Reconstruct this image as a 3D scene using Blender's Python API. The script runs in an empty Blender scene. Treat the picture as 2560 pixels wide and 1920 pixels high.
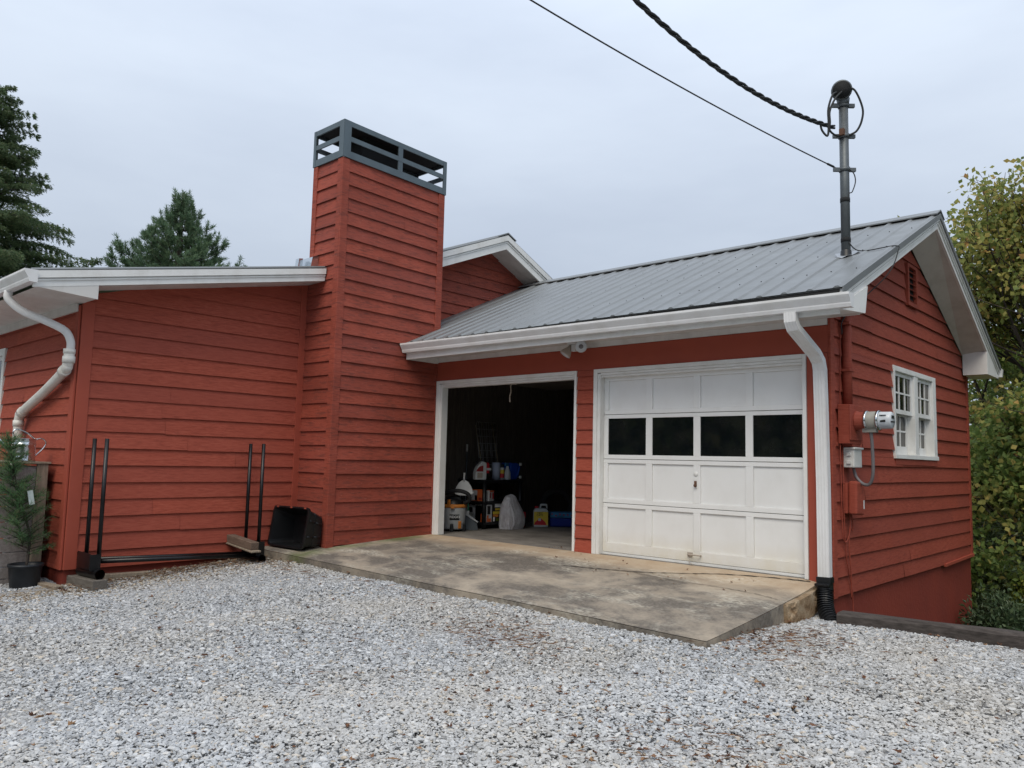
import bpy, bmesh, math, random
import numpy as np
from mathutils import Vector, Matrix

random.seed(11)
RNG = np.random.default_rng(11)
SC = bpy.context.scene
COL = SC.collection

# ------------------------------------------------------------------ camera
CAM = Vector((8.5707, -7.684, 1.0811))
cd_ = bpy.data.cameras.new("camera")
cam = bpy.data.objects.new("camera", cd_)
COL.objects.link(cam)
cR = Vector((0.7371035, 0.67538406, 0.02312592))
cU = Vector((0.04810423, -0.08657299, 0.99508346))
cF = Vector((-0.67406559, 0.73236704, 0.09630209))
cam.matrix_world = Matrix(((cR.x, cU.x, -cF.x, CAM.x), (cR.y, cU.y, -cF.y, CAM.y), (cR.z, cU.z, -cF.z, CAM.z), (0, 0, 0, 1)))
cd_.sensor_width = 36
cd_.lens = 36 * 1964.789 / 2560
cd_.clip_start = 0.05
cd_.clip_end = 2000
SC.camera = cam

# ------------------------------------------------------------------ sky, sun, exposure
SUN_EL, SUN_AZ = math.radians(52), math.radians(155)
w = bpy.data.worlds.new("World")
SC.world = w
w.use_nodes = True
nt = w.node_tree
nt.nodes.clear()
def wn(t, **k):
    n = nt.nodes.new(t)
    for a, b in k.items(): setattr(n, a, b)
    return n
sky = wn("ShaderNodeTexSky", sky_type='NISHITA', sun_disc=False)
sky.sun_elevation = SUN_EL
sky.sun_rotation = SUN_AZ
tc = wn("ShaderNodeTexCoord")
mp = wn("ShaderNodeMapping")
mp.inputs['Scale'].default_value = (1.0, 1.0, 3.4)
mp.inputs['Rotation'].default_value = (0.12, 0.18, 0.4)
nz = wn("ShaderNodeTexNoise")
nz.inputs['Scale'].default_value = 2.1
nz.inputs['Detail'].default_value = 5
nz.inputs['Roughness'].default_value = 0.52
rp = wn("ShaderNodeValToRGB")
rp.color_ramp.elements[0].position = 0.34
rp.color_ramp.elements[0].color = (3.52, 3.97, 4.7, 1)
rp.color_ramp.elements[1].position = 0.66
rp.color_ramp.elements[1].color = (4.12, 4.6, 5.3, 1)
sep = wn("ShaderNodeSeparateXYZ")
grad = wn("ShaderNodeMapRange")
grad.inputs['From Min'].default_value = 0.0
grad.inputs['From Max'].default_value = 1.0
grad.inputs['To Min'].default_value = 0.86
grad.inputs['To Max'].default_value = 2.75
mul = wn("ShaderNodeMixRGB", blend_type='MULTIPLY')
mul.inputs[0].default_value = 1
mix = wn("ShaderNodeMixRGB")
mix.inputs[0].default_value = 0.9
bg = wn("ShaderNodeBackground")
bg.inputs['Strength'].default_value = 0.1
out = wn("ShaderNodeOutputWorld")
L = nt.links.new
L(tc.outputs['Generated'], mp.inputs['Vector'])
L(mp.outputs[0], nz.inputs['Vector'])
L(nz.outputs['Fac'], rp.inputs[0])
L(tc.outputs['Generated'], sep.inputs[0])
L(sep.outputs['Z'], grad.inputs['Value'])
L(rp.outputs[0], mul.inputs[1])
L(grad.outputs[0], mul.inputs[2])
L(sky.outputs[0], mix.inputs[1])
L(mul.outputs[0], mix.inputs[2])
L(mix.outputs[0], bg.inputs['Color'])
L(bg.outputs[0], out.inputs['Surface'])

sl = bpy.data.lights.new("sun", 'SUN')
sun = bpy.data.objects.new("sun", sl)
COL.objects.link(sun)
sl.energy = 1.6
sl.angle = math.radians(35)
sl.color = (1.0, 0.90, 0.74)
sd = Vector((math.sin(SUN_AZ) * math.cos(SUN_EL), math.cos(SUN_AZ) * math.cos(SUN_EL), math.sin(SUN_EL)))
sun.rotation_euler = sd.to_track_quat('Z', 'Y').to_euler()
SC.view_settings.view_transform = 'Standard'
SC.view_settings.look = 'None'
SC.view_settings.exposure = 0.24
SC.view_settings.gamma = 1.0
SC.view_settings.use_curve_mapping = False
SC.cycles.max_bounces = 6
SC.cycles.diffuse_bounces = 3

# ------------------------------------------------------------------ materials
class Mat:
    def __init__(self, name, rough=0.6, metal=0.0, spec=0.4):
        self.m = bpy.data.materials.new(name)
        self.m.use_nodes = True
        self.t = self.m.node_tree
        self.b = self.t.nodes["Principled BSDF"]
        self.b.inputs['Roughness'].default_value = rough
        self.b.inputs['Metallic'].default_value = metal
        self.b.inputs['Specular IOR Level'].default_value = spec
        self.tc = None
    def n(self, t, **k):
        x = self.t.nodes.new(t)
        for a, b in k.items(): setattr(x, a, b)
        return x
    def l(self, a, b): self.t.links.new(a, b)
    def coord(self, scale=(1, 1, 1), rot=(0, 0, 0), loc=(0, 0, 0)):
        if not self.tc: self.tc = self.n("ShaderNodeTexCoord")
        m = self.n("ShaderNodeMapping")
        m.inputs['Scale'].default_value = scale
        m.inputs['Rotation'].default_value = rot
        m.inputs['Location'].default_value = loc
        self.l(self.tc.outputs['Object'], m.inputs['Vector'])
        return m.outputs[0]
    def noise(self, scale, detail=4, rough=0.55, stretch=(1, 1, 1), loc=(0, 0, 0), dist=0.0):
        x = self.n("ShaderNodeTexNoise")
        x.inputs['Scale'].default_value = scale
        x.inputs['Detail'].default_value = detail
        x.inputs['Roughness'].default_value = rough
        x.inputs['Distortion'].default_value = dist
        self.l(self.coord(stretch, loc=loc), x.inputs['Vector'])
        return x.outputs['Fac']
    def ramp(self, fac, stops):
        r = self.n("ShaderNodeValToRGB")
        e = r.color_ramp.elements
        while len(e) < len(stops): e.new(0.5)
        for k, (p, c) in enumerate(stops):
            e[k].position = p
            e[k].color = (*c, 1) if not isinstance(c, (int, float)) else (c, c, c, 1)
        self.l(fac, r.inputs[0])
        return r.outputs[0]
    def mix(self, fac, a, b, mode='MIX'):
        m = self.n("ShaderNodeMixRGB", blend_type=mode)
        for s, v in ((0, fac), (1, a), (2, b)):
            if isinstance(v, (int, float)): m.inputs[s].default_value = v if s == 0 else (v, v, v, 1)
            elif isinstance(v, tuple): m.inputs[s].default_value = (*v, 1)
            else: self.l(v, m.inputs[s])
        return m.outputs[0]
    def island(self):
        g = self.n("ShaderNodeNewGeometry")
        return g.outputs['Random Per Island']
    def math(self, op, a, b=0.0):
        m = self.n("ShaderNodeMath", operation=op)
        for s, v in ((0, a), (1, b)):
            if isinstance(v, (int, float)): m.inputs[s].default_value = v
            else: self.l(v, m.inputs[s])
        return m.outputs[0]
    def sepz(self):
        if not self.tc: self.tc = self.n("ShaderNodeTexCoord")
        s = self.n("ShaderNodeSeparateXYZ")
        self.l(self.tc.outputs['Object'], s.inputs[0])
        return s
    def color(self, c):
        if isinstance(c, tuple): self.b.inputs['Base Color'].default_value = (*c, 1)
        else: self.l(c, self.b.inputs['Base Color'])
        return self
    def bump(self, h, strength=0.3, dist=0.01):
        b = self.n("ShaderNodeBump")
        b.inputs['Strength'].default_value = strength
        b.inputs['Distance'].default_value = dist
        self.l(h, b.inputs['Height'])
        self.l(b.outputs[0], self.b.inputs['Normal'])
        return self
    def rough(self, h):
        self.l(h, self.b.inputs['Roughness'])
        return self

M = {}
def red_paint(name, wear, base=(0.375, 0.078, 0.046)):
    x = Mat(name, 0.72, spec=0.25)
    g = x.noise(9, 6, 0.6, (1, 1, 9))
    big = x.noise(1.3, 3, 0.5, (1, 1, 1.6))
    d = tuple(v * 0.66 for v in base)
    li = (base[0] * 1.14, base[1] * 1.4, base[2] * 1.45)
    c = x.ramp(g, [(0.30, d), (0.5, base), (0.72, li)])
    c = x.mix(x.ramp(x.island(), [(0.0, 0.0), (1.0, 0.42 + 0.3 * wear)]), c, (0.245, 0.06, 0.046))
    c = x.mix(x.ramp(big, [(0.35, 0.0), (0.72, 0.35 + 0.3 * wear)]), c, tuple(v * (0.78 - 0.25 * wear) for v in base))
    # weathered bare and dirty patches
    ws = x.noise(5.5, 7, 0.65, (1, 1, 4 + 3 * wear), loc=(3, 1, 7))
    c = x.mix(x.ramp(ws, [(0.62 - 0.12 * wear, 0.0), (0.78 - 0.10 * wear, 0.30 + 0.32 * wear)]), c, (0.095, 0.035, 0.03))
    fl = x.noise(26, 3, 0.5, (1, 1, 2.5), loc=(5, 2, 1))
    c = x.mix(x.ramp(fl, [(0.70 - 0.03 * wear, 0.0), (0.76, 0.25 + 0.45 * wear)]), c, (0.42, 0.16, 0.12))
    x.color(c)
    fine = x.noise(38, 5, 0.65, (1, 1, 12))
    x.bump(x.mix(0.5, fine, g), 0.35 + 0.5 * wear, 0.006)
    return x.m
M['red'] = red_paint('red_siding_paint', 0.0)
M['red_worn'] = red_paint('weathered_red_siding_paint', 1.0, (0.37, 0.078, 0.048))
M['red_gable'] = red_paint('red_gable_paint', 0.35, (0.32, 0.064, 0.037))
x = Mat('flat_red_board_paint', 0.65, spec=0.3)
x.color(x.mix(x.ramp(x.noise(3, 5), [(0.3, 0.0), (0.8, 0.5)]), (0.355, 0.074, 0.044), (0.27, 0.056, 0.037)))
x.bump(x.noise(60, 4), 0.2, 0.003); M['red_flat'] = x.m
x = Mat('red_painted_concrete', 0.7, spec=0.3)
c = x.mix(x.ramp(x.noise(1.8, 5), [(0.3, 0.0), (0.75, 0.7)]), (0.25, 0.045, 0.028), (0.17, 0.033, 0.025))
c = x.mix(x.ramp(x.noise(16, 4, loc=(4, 4, 4)), [(0.70, 0.0), (0.76, 0.5)]), c, (0.38, 0.16, 0.12))
x.color(c); x.bump(x.noise(22, 6), 0.35, 0.012); M['red_block'] = x.m
def white_paint(name, base=(0.78, 0.78, 0.77), dirt=0.3, dcol=(0.42, 0.38, 0.32), rough=0.45):
    x = Mat(name, rough, spec=0.4)
    d = x.noise(4.0, 6, 0.6, (1, 1, 0.7))
    c = x.mix(x.ramp(d, [(0.45, 0.0), (0.85, dirt)]), base, dcol)
    s = x.noise(14, 5, 0.6, (4, 4, 0.6), loc=(2, 3, 4))
    c = x.mix(x.ramp(s, [(0.6, 0.0), (0.85, dirt * 0.7)]), c, (0.5, 0.49, 0.46))
    x.color(c); x.bump(x.noise(40, 3), 0.06, 0.003)
    return x
M['white'] = white_paint('white_trim_paint', (0.78, 0.78, 0.76), 0.42).m
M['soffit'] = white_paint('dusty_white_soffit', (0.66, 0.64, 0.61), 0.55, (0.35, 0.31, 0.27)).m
M['gutter'] = white_paint('white_gutter_enamel', (0.74, 0.74, 0.74), 0.5, (0.46, 0.43, 0.38), 0.35).m
x = white_paint('white_garage_door_paint', (0.80, 0.80, 0.79), 0.16)
z = x.sepz().outputs['Z']
st = x.math('MULTIPLY', x.ramp(z, [(0.0, 0.75), (0.30, 0.0)]), x.ramp(x.noise(3, 5, 0.6, (1.5, 1, 1)), [(0.3, 0.25), (0.75, 1.0)]))
x.color(x.mix(st, x.b.inputs['Base Color'].links[0].from_socket, (0.62, 0.55, 0.38))); M['door'] = x.m
x = Mat('ivory_plastic_pipe', 0.35, spec=0.5)
x.color(x.mix(x.ramp(x.noise(5, 5, 0.6), [(0.45, 0.0), (0.8, 0.6)]), (0.74, 0.73, 0.69), (0.52, 0.48, 0.42))); M['pvc'] = x.m
x = Mat('grey_metal_roof_enamel', 0.42, 0.25, 0.5)
c = x.mix(x.ramp(x.noise(1.1, 4), [(0.3, 0.0), (0.75, 0.6)]), (0.195, 0.205, 0.208), (0.15, 0.158, 0.162))
c = x.mix(x.ramp(x.noise(7, 6, 0.65, (1, 0.5, 1)), [(0.6, 0.0), (0.85, 0.35)]), c, (0.27, 0.28, 0.28))
x.color(c); x.rough(x.ramp(x.noise(4, 5), [(0.2, 0.34), (0.9, 0.55)])); M['roof'] = x.m
x = Mat('dark_grey_cap_metal', 0.42, 0.3)
x.color(x.mix(x.ramp(x.noise(4, 5, 0.6, (1, 1, 0.4)), [(0.35, 0.0), (0.8, 0.7)]), (0.115, 0.15, 0.17), (0.075, 0.095, 0.108))); M['cap'] = x.m
x = Mat('black_soot_and_shade', 0.8); x.color((0.012, 0.013, 0.014)); M['soot_and_shade'] = x.m
x = Mat('dark_gap_shade', 0.8); x.color((0.02, 0.019, 0.018)); M['gap'] = x.m
x = Mat('galvanized_pipe', 0.5, 0.55)
x.color(x.mix(x.noise(25, 5), (0.085, 0.098, 0.105), (0.145, 0.158, 0.165))); M['galv'] = x.m
x = Mat('bright_zinc', 0.16, 0.95)
x.color(x.mix(x.noise(12, 4), (0.72, 0.75, 0.77), (0.5, 0.54, 0.56))); M['zinc'] = x.m
x = Mat('dull_zinc_wire', 0.4, 0.8); x.color((0.35, 0.36, 0.37)); M['wire'] = x.m
x = Mat('black_plastic', 0.42, spec=0.45)
x.color(x.mix(x.ramp(x.noise(6, 5), [(0.4, 0.0), (0.9, 0.5)]), (0.006, 0.0065, 0.008), (0.016, 0.017, 0.019))); M['black'] = x.m
x = Mat('black_enamel_steel', 0.33, 0.2, 0.5)
x.color(x.mix(x.ramp(x.noise(20, 5, 0.6, (1, 1, 0.4)), [(0.5, 0.0), (0.85, 0.6)]), (0.005, 0.005, 0.006), (0.022, 0.019, 0.017))); M['rack'] = x.m
x = Mat('cable_insulation', 0.6); x.color((0.022, 0.024, 0.025)); M['cable'] = x.m
x = Mat('garage_glass', 0.03, spec=0.5)
x.color(x.mix(x.ramp(x.noise(3.5, 5), [(0.4, 0.0), (0.85, 0.6)]), (0.005, 0.007, 0.008), (0.028, 0.027, 0.024))); x.b.inputs['IOR'].default_value = 1.45; M['darkglass'] = x.m  # opaque panes: the unlit interior behind is put into their near-black colour
x = Mat('window_glass', 0.02); x.color((0.86, 0.9, 0.88)); x.b.inputs['Transmission Weight'].default_value = 1.0; x.b.inputs['IOR'].default_value = 1.45; M['glass'] = x.m
def wood(name, a, b, stretch, rough=0.8, sc=6):
    x = Mat(name, rough, spec=0.2)
    g = x.noise(sc, 7, 0.65, stretch)
    c = x.ramp(g, [(0.25, a), (0.7, b)])
    k = x.noise(sc * 4, 5, 0.6, stretch, loc=(4, 2, 9))
    c = x.mix(x.ramp(k, [(0.55, 0.0), (0.8, 0.6)]), c, tuple(v * 0.45 for v in a))
    c = x.mix(x.ramp(x.island(), [(0, 0.0), (1, 0.35)]), c, tuple(v * 0.6 for v in b))
    x.color(c); x.bump(x.mix(0.5, g, k), 0.6, 0.006)
    return x.m
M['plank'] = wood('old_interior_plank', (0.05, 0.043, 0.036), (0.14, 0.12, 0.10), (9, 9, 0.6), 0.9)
M['greywood'] = wood('weathered_grey_board', (0.15, 0.13, 0.122), (0.30, 0.27, 0.26), (1.2, 6, 6))
M['greypost'] = wood('weathered_brown_post', (0.17, 0.135, 0.10), (0.35, 0.29, 0.225), (7, 7, 0.7))
M['block'] = wood('grey_timber_block', (0.085, 0.075, 0.065), (0.19, 0.17, 0.15), (1.2, 8, 8))
M['brownblock'] = wood('brown_timber_block', (0.09, 0.06, 0.045), (0.21, 0.15, 0.115), (1.2, 8, 8))
M['tie'] = wood('mossy_landscape_timber', (0.022, 0.019, 0.017), (0.115, 0.098, 0.09), (0.9, 9, 9), 0.9, 5)
M['stick'] = wood('bamboo_stick', (0.25, 0.2, 0.13), (0.4, 0.34, 0.24), (9, 9, 1))
# concrete apron
x = Mat('mottled_concrete', 0.88, spec=0.2)
n1 = x.noise(0.75, 7, 0.62, (1, 1.5, 1), loc=(1.3, 0.4, 0), dist=0.5)
n2 = x.noise(3.2, 8, 0.7, loc=(7, 1, 0), dist=0.3)
n3 = x.noise(40, 5, 0.6)
c = x.ramp(n2, [(0.25, (0.27, 0.225, 0.175)), (0.55, (0.42, 0.36, 0.285)), (0.8, (0.55, 0.49, 0.40))])
sy = x.sepz().outputs['Y']
band = x.ramp(x.math('ADD', x.math('ADD', x.math('MULTIPLY', sy, 0.42), 1.0), x.math('MULTIPLY', n2, 0.25)), [(0.80, 0.0), (1.02, 0.85)])
c = x.mix(band, c, x.ramp(n2, [(0.3, (0.40, 0.28, 0.18)), (0.7, (0.54, 0.44, 0.32))]))
dk = x.math('MULTIPLY', x.ramp(x.mix(0.45, n1, n2), [(0.42, 0.0), (0.545, 0.92)]), x.ramp(band, [(0.2, 1.0), (0.8, 0.12)]))
c = x.mix(dk, c, x.ramp(n3, [(0.3, (0.078, 0.069, 0.06)), (0.7, (0.175, 0.155, 0.135))]))
lt = x.noise(1.1, 8, 0.66, (1, 2.2, 1), loc=(11, 5, 0), dist=0.4)
sp = x.noise(22, 4, 0.6, (1, 2, 1))
c = x.mix(x.math('MULTIPLY', x.ramp(lt, [(0.52, 0.0), (0.68, 0.6)]), x.ramp(sp, [(0.4, 0.0), (0.6, 1.0)])), c, (0.66, 0.63, 0.53))
mo = x.noise(2.2, 5, 0.6, loc=(5, 9, 2))
sx = x.sepz().outputs['X']
mossm = x.math('MULTIPLY', x.ramp(x.math('ABSOLUTE', x.math('SUBTRACT', sx, 0.1)), [(0.05, 1.0), (0.28, 0.0)]), x.ramp(mo, [(0.4, 0.0), (0.6, 0.75)]))
c = x.mix(mossm, c, (0.10, 0.13, 0.035))
x.color(c); x.bump(x.mix(0.5, n3, n2), 0.5, 0.008); M['concrete'] = x.m
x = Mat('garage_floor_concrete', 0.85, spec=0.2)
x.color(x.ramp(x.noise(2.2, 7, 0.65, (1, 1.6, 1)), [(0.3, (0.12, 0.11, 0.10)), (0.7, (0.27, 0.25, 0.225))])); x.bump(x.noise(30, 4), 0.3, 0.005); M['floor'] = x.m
x = Mat('crack_dirt', 0.95); x.color(x.mix(x.noise(30, 3), (0.02, 0.017, 0.014), (0.06, 0.05, 0.04))); M['crack'] = x.m
# stones
x = Mat('crushed_stone', 0.85, spec=0.25)
isl = x.island()
c = x.ramp(isl, [(0.0, (0.29, 0.295, 0.305)), (0.14, (0.36, 0.37, 0.38)), (0.45, (0.43, 0.44, 0.45)), (0.75, (0.51, 0.52, 0.53)), (0.92, (0.62, 0.625, 0.625)), (0.97, (0.52, 0.45, 0.36)), (1.0, (0.44, 0.36, 0.27))])
c = x.mix(x.ramp(x.noise(70, 3), [(0.3, 0.0), (0.8, 0.35)]), c, (0.36, 0.38, 0.41))
geo = x.noise(0.6, 5, 0.6, loc=(2, 2, 0))
c = x.mix(x.ramp(geo, [(0.45, 0.0), (0.68, 0.36)]), c, (0.50, 0.44, 0.35))
geo2 = x.noise(0.9, 4, 0.6, loc=(8, 5, 0))
c = x.mix(x.ramp(geo2, [(0.5, 0.0), (0.75, 0.2)]), c, (0.40, 0.41, 0.42))
x.color(c); M['stone'] = x.m
x = Mat('tan_edge_stone', 0.88, spec=0.2)
c = x.ramp(x.island(), [(0.0, (0.13, 0.10, 0.075)), (0.3, (0.25, 0.2, 0.15)), (0.6, (0.40, 0.34, 0.26)), (0.85, (0.52, 0.47, 0.39)), (1.0, (0.56, 0.55, 0.54))])
x.color(x.mix(x.ramp(x.noise(60, 3), [(0.3, 0.0), (0.8, 0.4)]), c, (0.2, 0.16, 0.12))); M['tanstone'] = x.m
x = Mat('gravel_bed_dust', 0.95, spec=0.1)
c = x.ramp(x.noise(45, 6, 0.7), [(0.3, (0.24, 0.24, 0.24)), (0.55, (0.42, 0.42, 0.42)), (0.75, (0.56, 0.56, 0.56))])
x.color(c); x.bump(x.noise(45, 6, 0.7), 1.0, 0.03); M['bed'] = x.m
x = Mat('grassy_soil', 0.95, spec=0.1)
x.color(x.ramp(x.noise(1.5, 8, 0.7), [(0.3, (0.03, 0.04, 0.015)), (0.55, (0.06, 0.075, 0.025)), (0.8, (0.10, 0.085, 0.05))])); x.bump(x.noise(20, 5), 0.8, 0.05); M['soil'] = x.m
x = Mat('brown_sandstone', 0.9, spec=0.2)
c = x.ramp(x.noise(6, 7, 0.65, dist=0.6), [(0.28, (0.07, 0.045, 0.025)), (0.42, (0.28, 0.18, 0.10)), (0.55, (0.42, 0.31, 0.20)), (0.8, (0.55, 0.46, 0.34))])
x.color(c); x.bump(x.noise(14, 7, 0.75), 1.0, 0.05); M['rock'] = x.m
x = Mat('dry_leaf', 0.8, spec=0.2)
x.color(x.ramp(x.island(), [(0, (0.08, 0.038, 0.024)), (0.5, (0.17, 0.085, 0.05)), (1, (0.30, 0.19, 0.11))])); M['dryleaf'] = x.m
def leafmat(name, stops, trans=0.35, spec=0.25, rough=0.55):
    x = Mat(name, rough, spec=spec)
    c = x.ramp(x.island(), stops)
    big = x.noise(0.9, 3, 0.5)
    c = x.mix(x.ramp(big, [(0.35, 0.0), (0.7, 0.55)]), c, tuple(v * 0.7 for v in stops[0][1]))
    x.color(c)
    tr = x.n("ShaderNodeBsdfTranslucent")
    x.l(c, tr.inputs[0])
    ms = x.n("ShaderNodeMixShader")
    ms.inputs[0].default_value = trans
    o = x.t.nodes["Material Output"]
    x.l(x.b.outputs[0], ms.inputs[1]); x.l(tr.outputs[0], ms.inputs[2]); x.l(ms.outputs[0], o.inputs[0])
    return x.m
M['hemlock'] = leafmat('hemlock_foliage', [(0, (0.085, 0.13, 0.065)), (0.5, (0.14, 0.21, 0.10)), (0.88, (0.20, 0.26, 0.12)), (1, (0.24, 0.21, 0.11))], 0.5)
M['pine'] = leafmat('white_pine_needles', [(0, (0.10, 0.17, 0.10)), (0.6, (0.16, 0.25, 0.14)), (1, (0.25, 0.33, 0.17))], 0.5)
M['maple'] = leafmat('autumn_maple_leaves', [(0, (0.16, 0.21, 0.06)), (0.4, (0.30, 0.33, 0.09)), (0.72, (0.46, 0.42, 0.12)), (0.93, (0.58, 0.44, 0.13)), (1, (0.58, 0.28, 0.11))], 0.5)
M['maple_green'] = leafmat('green_maple_leaves', [(0, (0.11, 0.175, 0.05)), (0.5, (0.21, 0.29, 0.08)), (0.85, (0.32, 0.37, 0.10)), (0.97, (0.45, 0.40, 0.12)), (1, (0.5, 0.33, 0.11))], 0.5)
M['darkleaf'] = leafmat('dark_glossy_leaves', [(0, (0.045, 0.08, 0.04)), (0.6, (0.085, 0.135, 0.065)), (1, (0.17, 0.23, 0.12))], 0.3, 0.4, 0.4)
M['buddleia'] = leafmat('grey_green_leaves', [(0, (0.072, 0.108, 0.060)), (0.6, (0.120, 0.168, 0.096)), (1, (0.204, 0.240, 0.144))], 0.25)
M['limeleaf'] = leafmat('yellow_green_leaves', [(0, (0.09, 0.13, 0.015)), (0.6, (0.16, 0.2, 0.03)), (1, (0.26, 0.26, 0.05))], 0.4)
M['cedar'] = leafmat('young_conifer_needles', [(0, (0.065, 0.15, 0.065)), (0.6, (0.11, 0.24, 0.10)), (0.88, (0.19, 0.30, 0.13)), (1, (0.25, 0.2, 0.09))], 0.4)
M['flower'] = leafmat('purple_flowers', [(0, (0.22, 0.08, 0.33)), (1, (0.35, 0.16, 0.5))], 0.3)
x = Mat('bark', 0.95, spec=0.1); x.color(x.ramp(x.noise(9, 6, 0.7, (2, 2, 0.4)), [(0.3, (0.045, 0.036, 0.03)), (0.7, (0.13, 0.11, 0.095))])); x.bump(x.noise(14, 6, 0.7, (2, 2, 0.4)), 0.8, 0.03); M['bark'] = x.m
def plain(key, name, c, rough=0.5, var=0.15, spec=0.4, metal=0.0):
    x = Mat(name, rough, metal, spec)
    x.color(x.mix(x.ramp(x.noise(9, 5), [(0.3, 0.0), (0.8, 1.0)]), c, tuple(v * (1 - var) for v in c)))
    M[key] = x.m
plain('vacgrey', 'grey_tank_plastic', (0.36, 0.37, 0.37)); plain('orange', 'orange_plastic', (0.62, 0.22, 0.04)); plain('offwhite', 'off_white_plastic', (0.62, 0.63, 0.62))
plain('darkgrey', 'dark_grey_plastic', (0.09, 0.105, 0.115)); plain('card', 'white_carton', (0.5, 0.5, 0.5)); plain('orangecard', 'orange_carton_print', (0.6, 0.12, 0.03))
plain('redplastic', 'red_plastic', (0.5, 0.02, 0.03)); plain('blueplastic', 'blue_plastic', (0.01, 0.07, 0.42)); plain('bluedark', 'deep_blue_plastic', (0.012, 0.03, 0.25)); plain('teal', 'teal_print', (0.04, 0.2, 0.42), var=0.5)
plain('yellow', 'yellow_label', (0.68, 0.5, 0.05)); plain('clear', 'milky_plastic', (0.5, 0.53, 0.55)); plain('bagplastic', 'milky_bag_plastic', (0.55, 0.55, 0.58), 0.3); plain('paper', 'paper_towel', (0.42, 0.47, 0.58), 0.9)
plain('green', 'green_plastic', (0.02, 0.18, 0.1)); plain('greybox', 'white_utility_plastic', (0.66, 0.66, 0.63)); plain('meterbody', 'grey_meter_collar', (0.33, 0.32, 0.28)); plain('soilpot', 'potting_soil', (0.05, 0.04, 0.03), 0.95)
x = Mat('milky_bag_plastic', 0.28, spec=0.5); x.color(x.mix(x.ramp(x.noise(6, 5), [(0.35, 0.0), (0.75, 1.0)]), (0.62, 0.62, 0.65), (0.40, 0.37, 0.40))); x.bump(x.noise(11, 6, 0.7, (1, 1, 0.5), dist=1.2), 1.0, 0.05); M['bagplastic'] = x.m
plain('tag', 'plant_tag_print', (0.55, 0.62, 0.6), 0.3, 0.6); plain('blacktext', 'black_ink', (0.012, 0.012, 0.012)); plain('whitetext', 'white_ink', (0.75, 0.75, 0.75)); plain('rope', 'cotton_rope', (0.5, 0.42, 0.34), 0.9); plain('tanbulb', 'beige_lamp_housing', (0.42, 0.36, 0.30)); plain('lens', 'frosted_lamp_glass', (0.62, 0.66, 0.7), 0.25, 0.3)
plain('rubber', 'black_rubber', (0.02, 0.02, 0.021), 0.8); plain('pinkbag', 'dark_red_print', (0.3, 0.03, 0.03)); plain('flexgrey', 'grey_flex_conduit', (0.17, 0.16, 0.165)); plain('potblack', 'black_nursery_pot', (0.018, 0.022, 0.028), 0.45, 0.4)
plain('rust', 'rusty_steel', (0.16, 0.08, 0.05), 0.8, 0.5)

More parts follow.
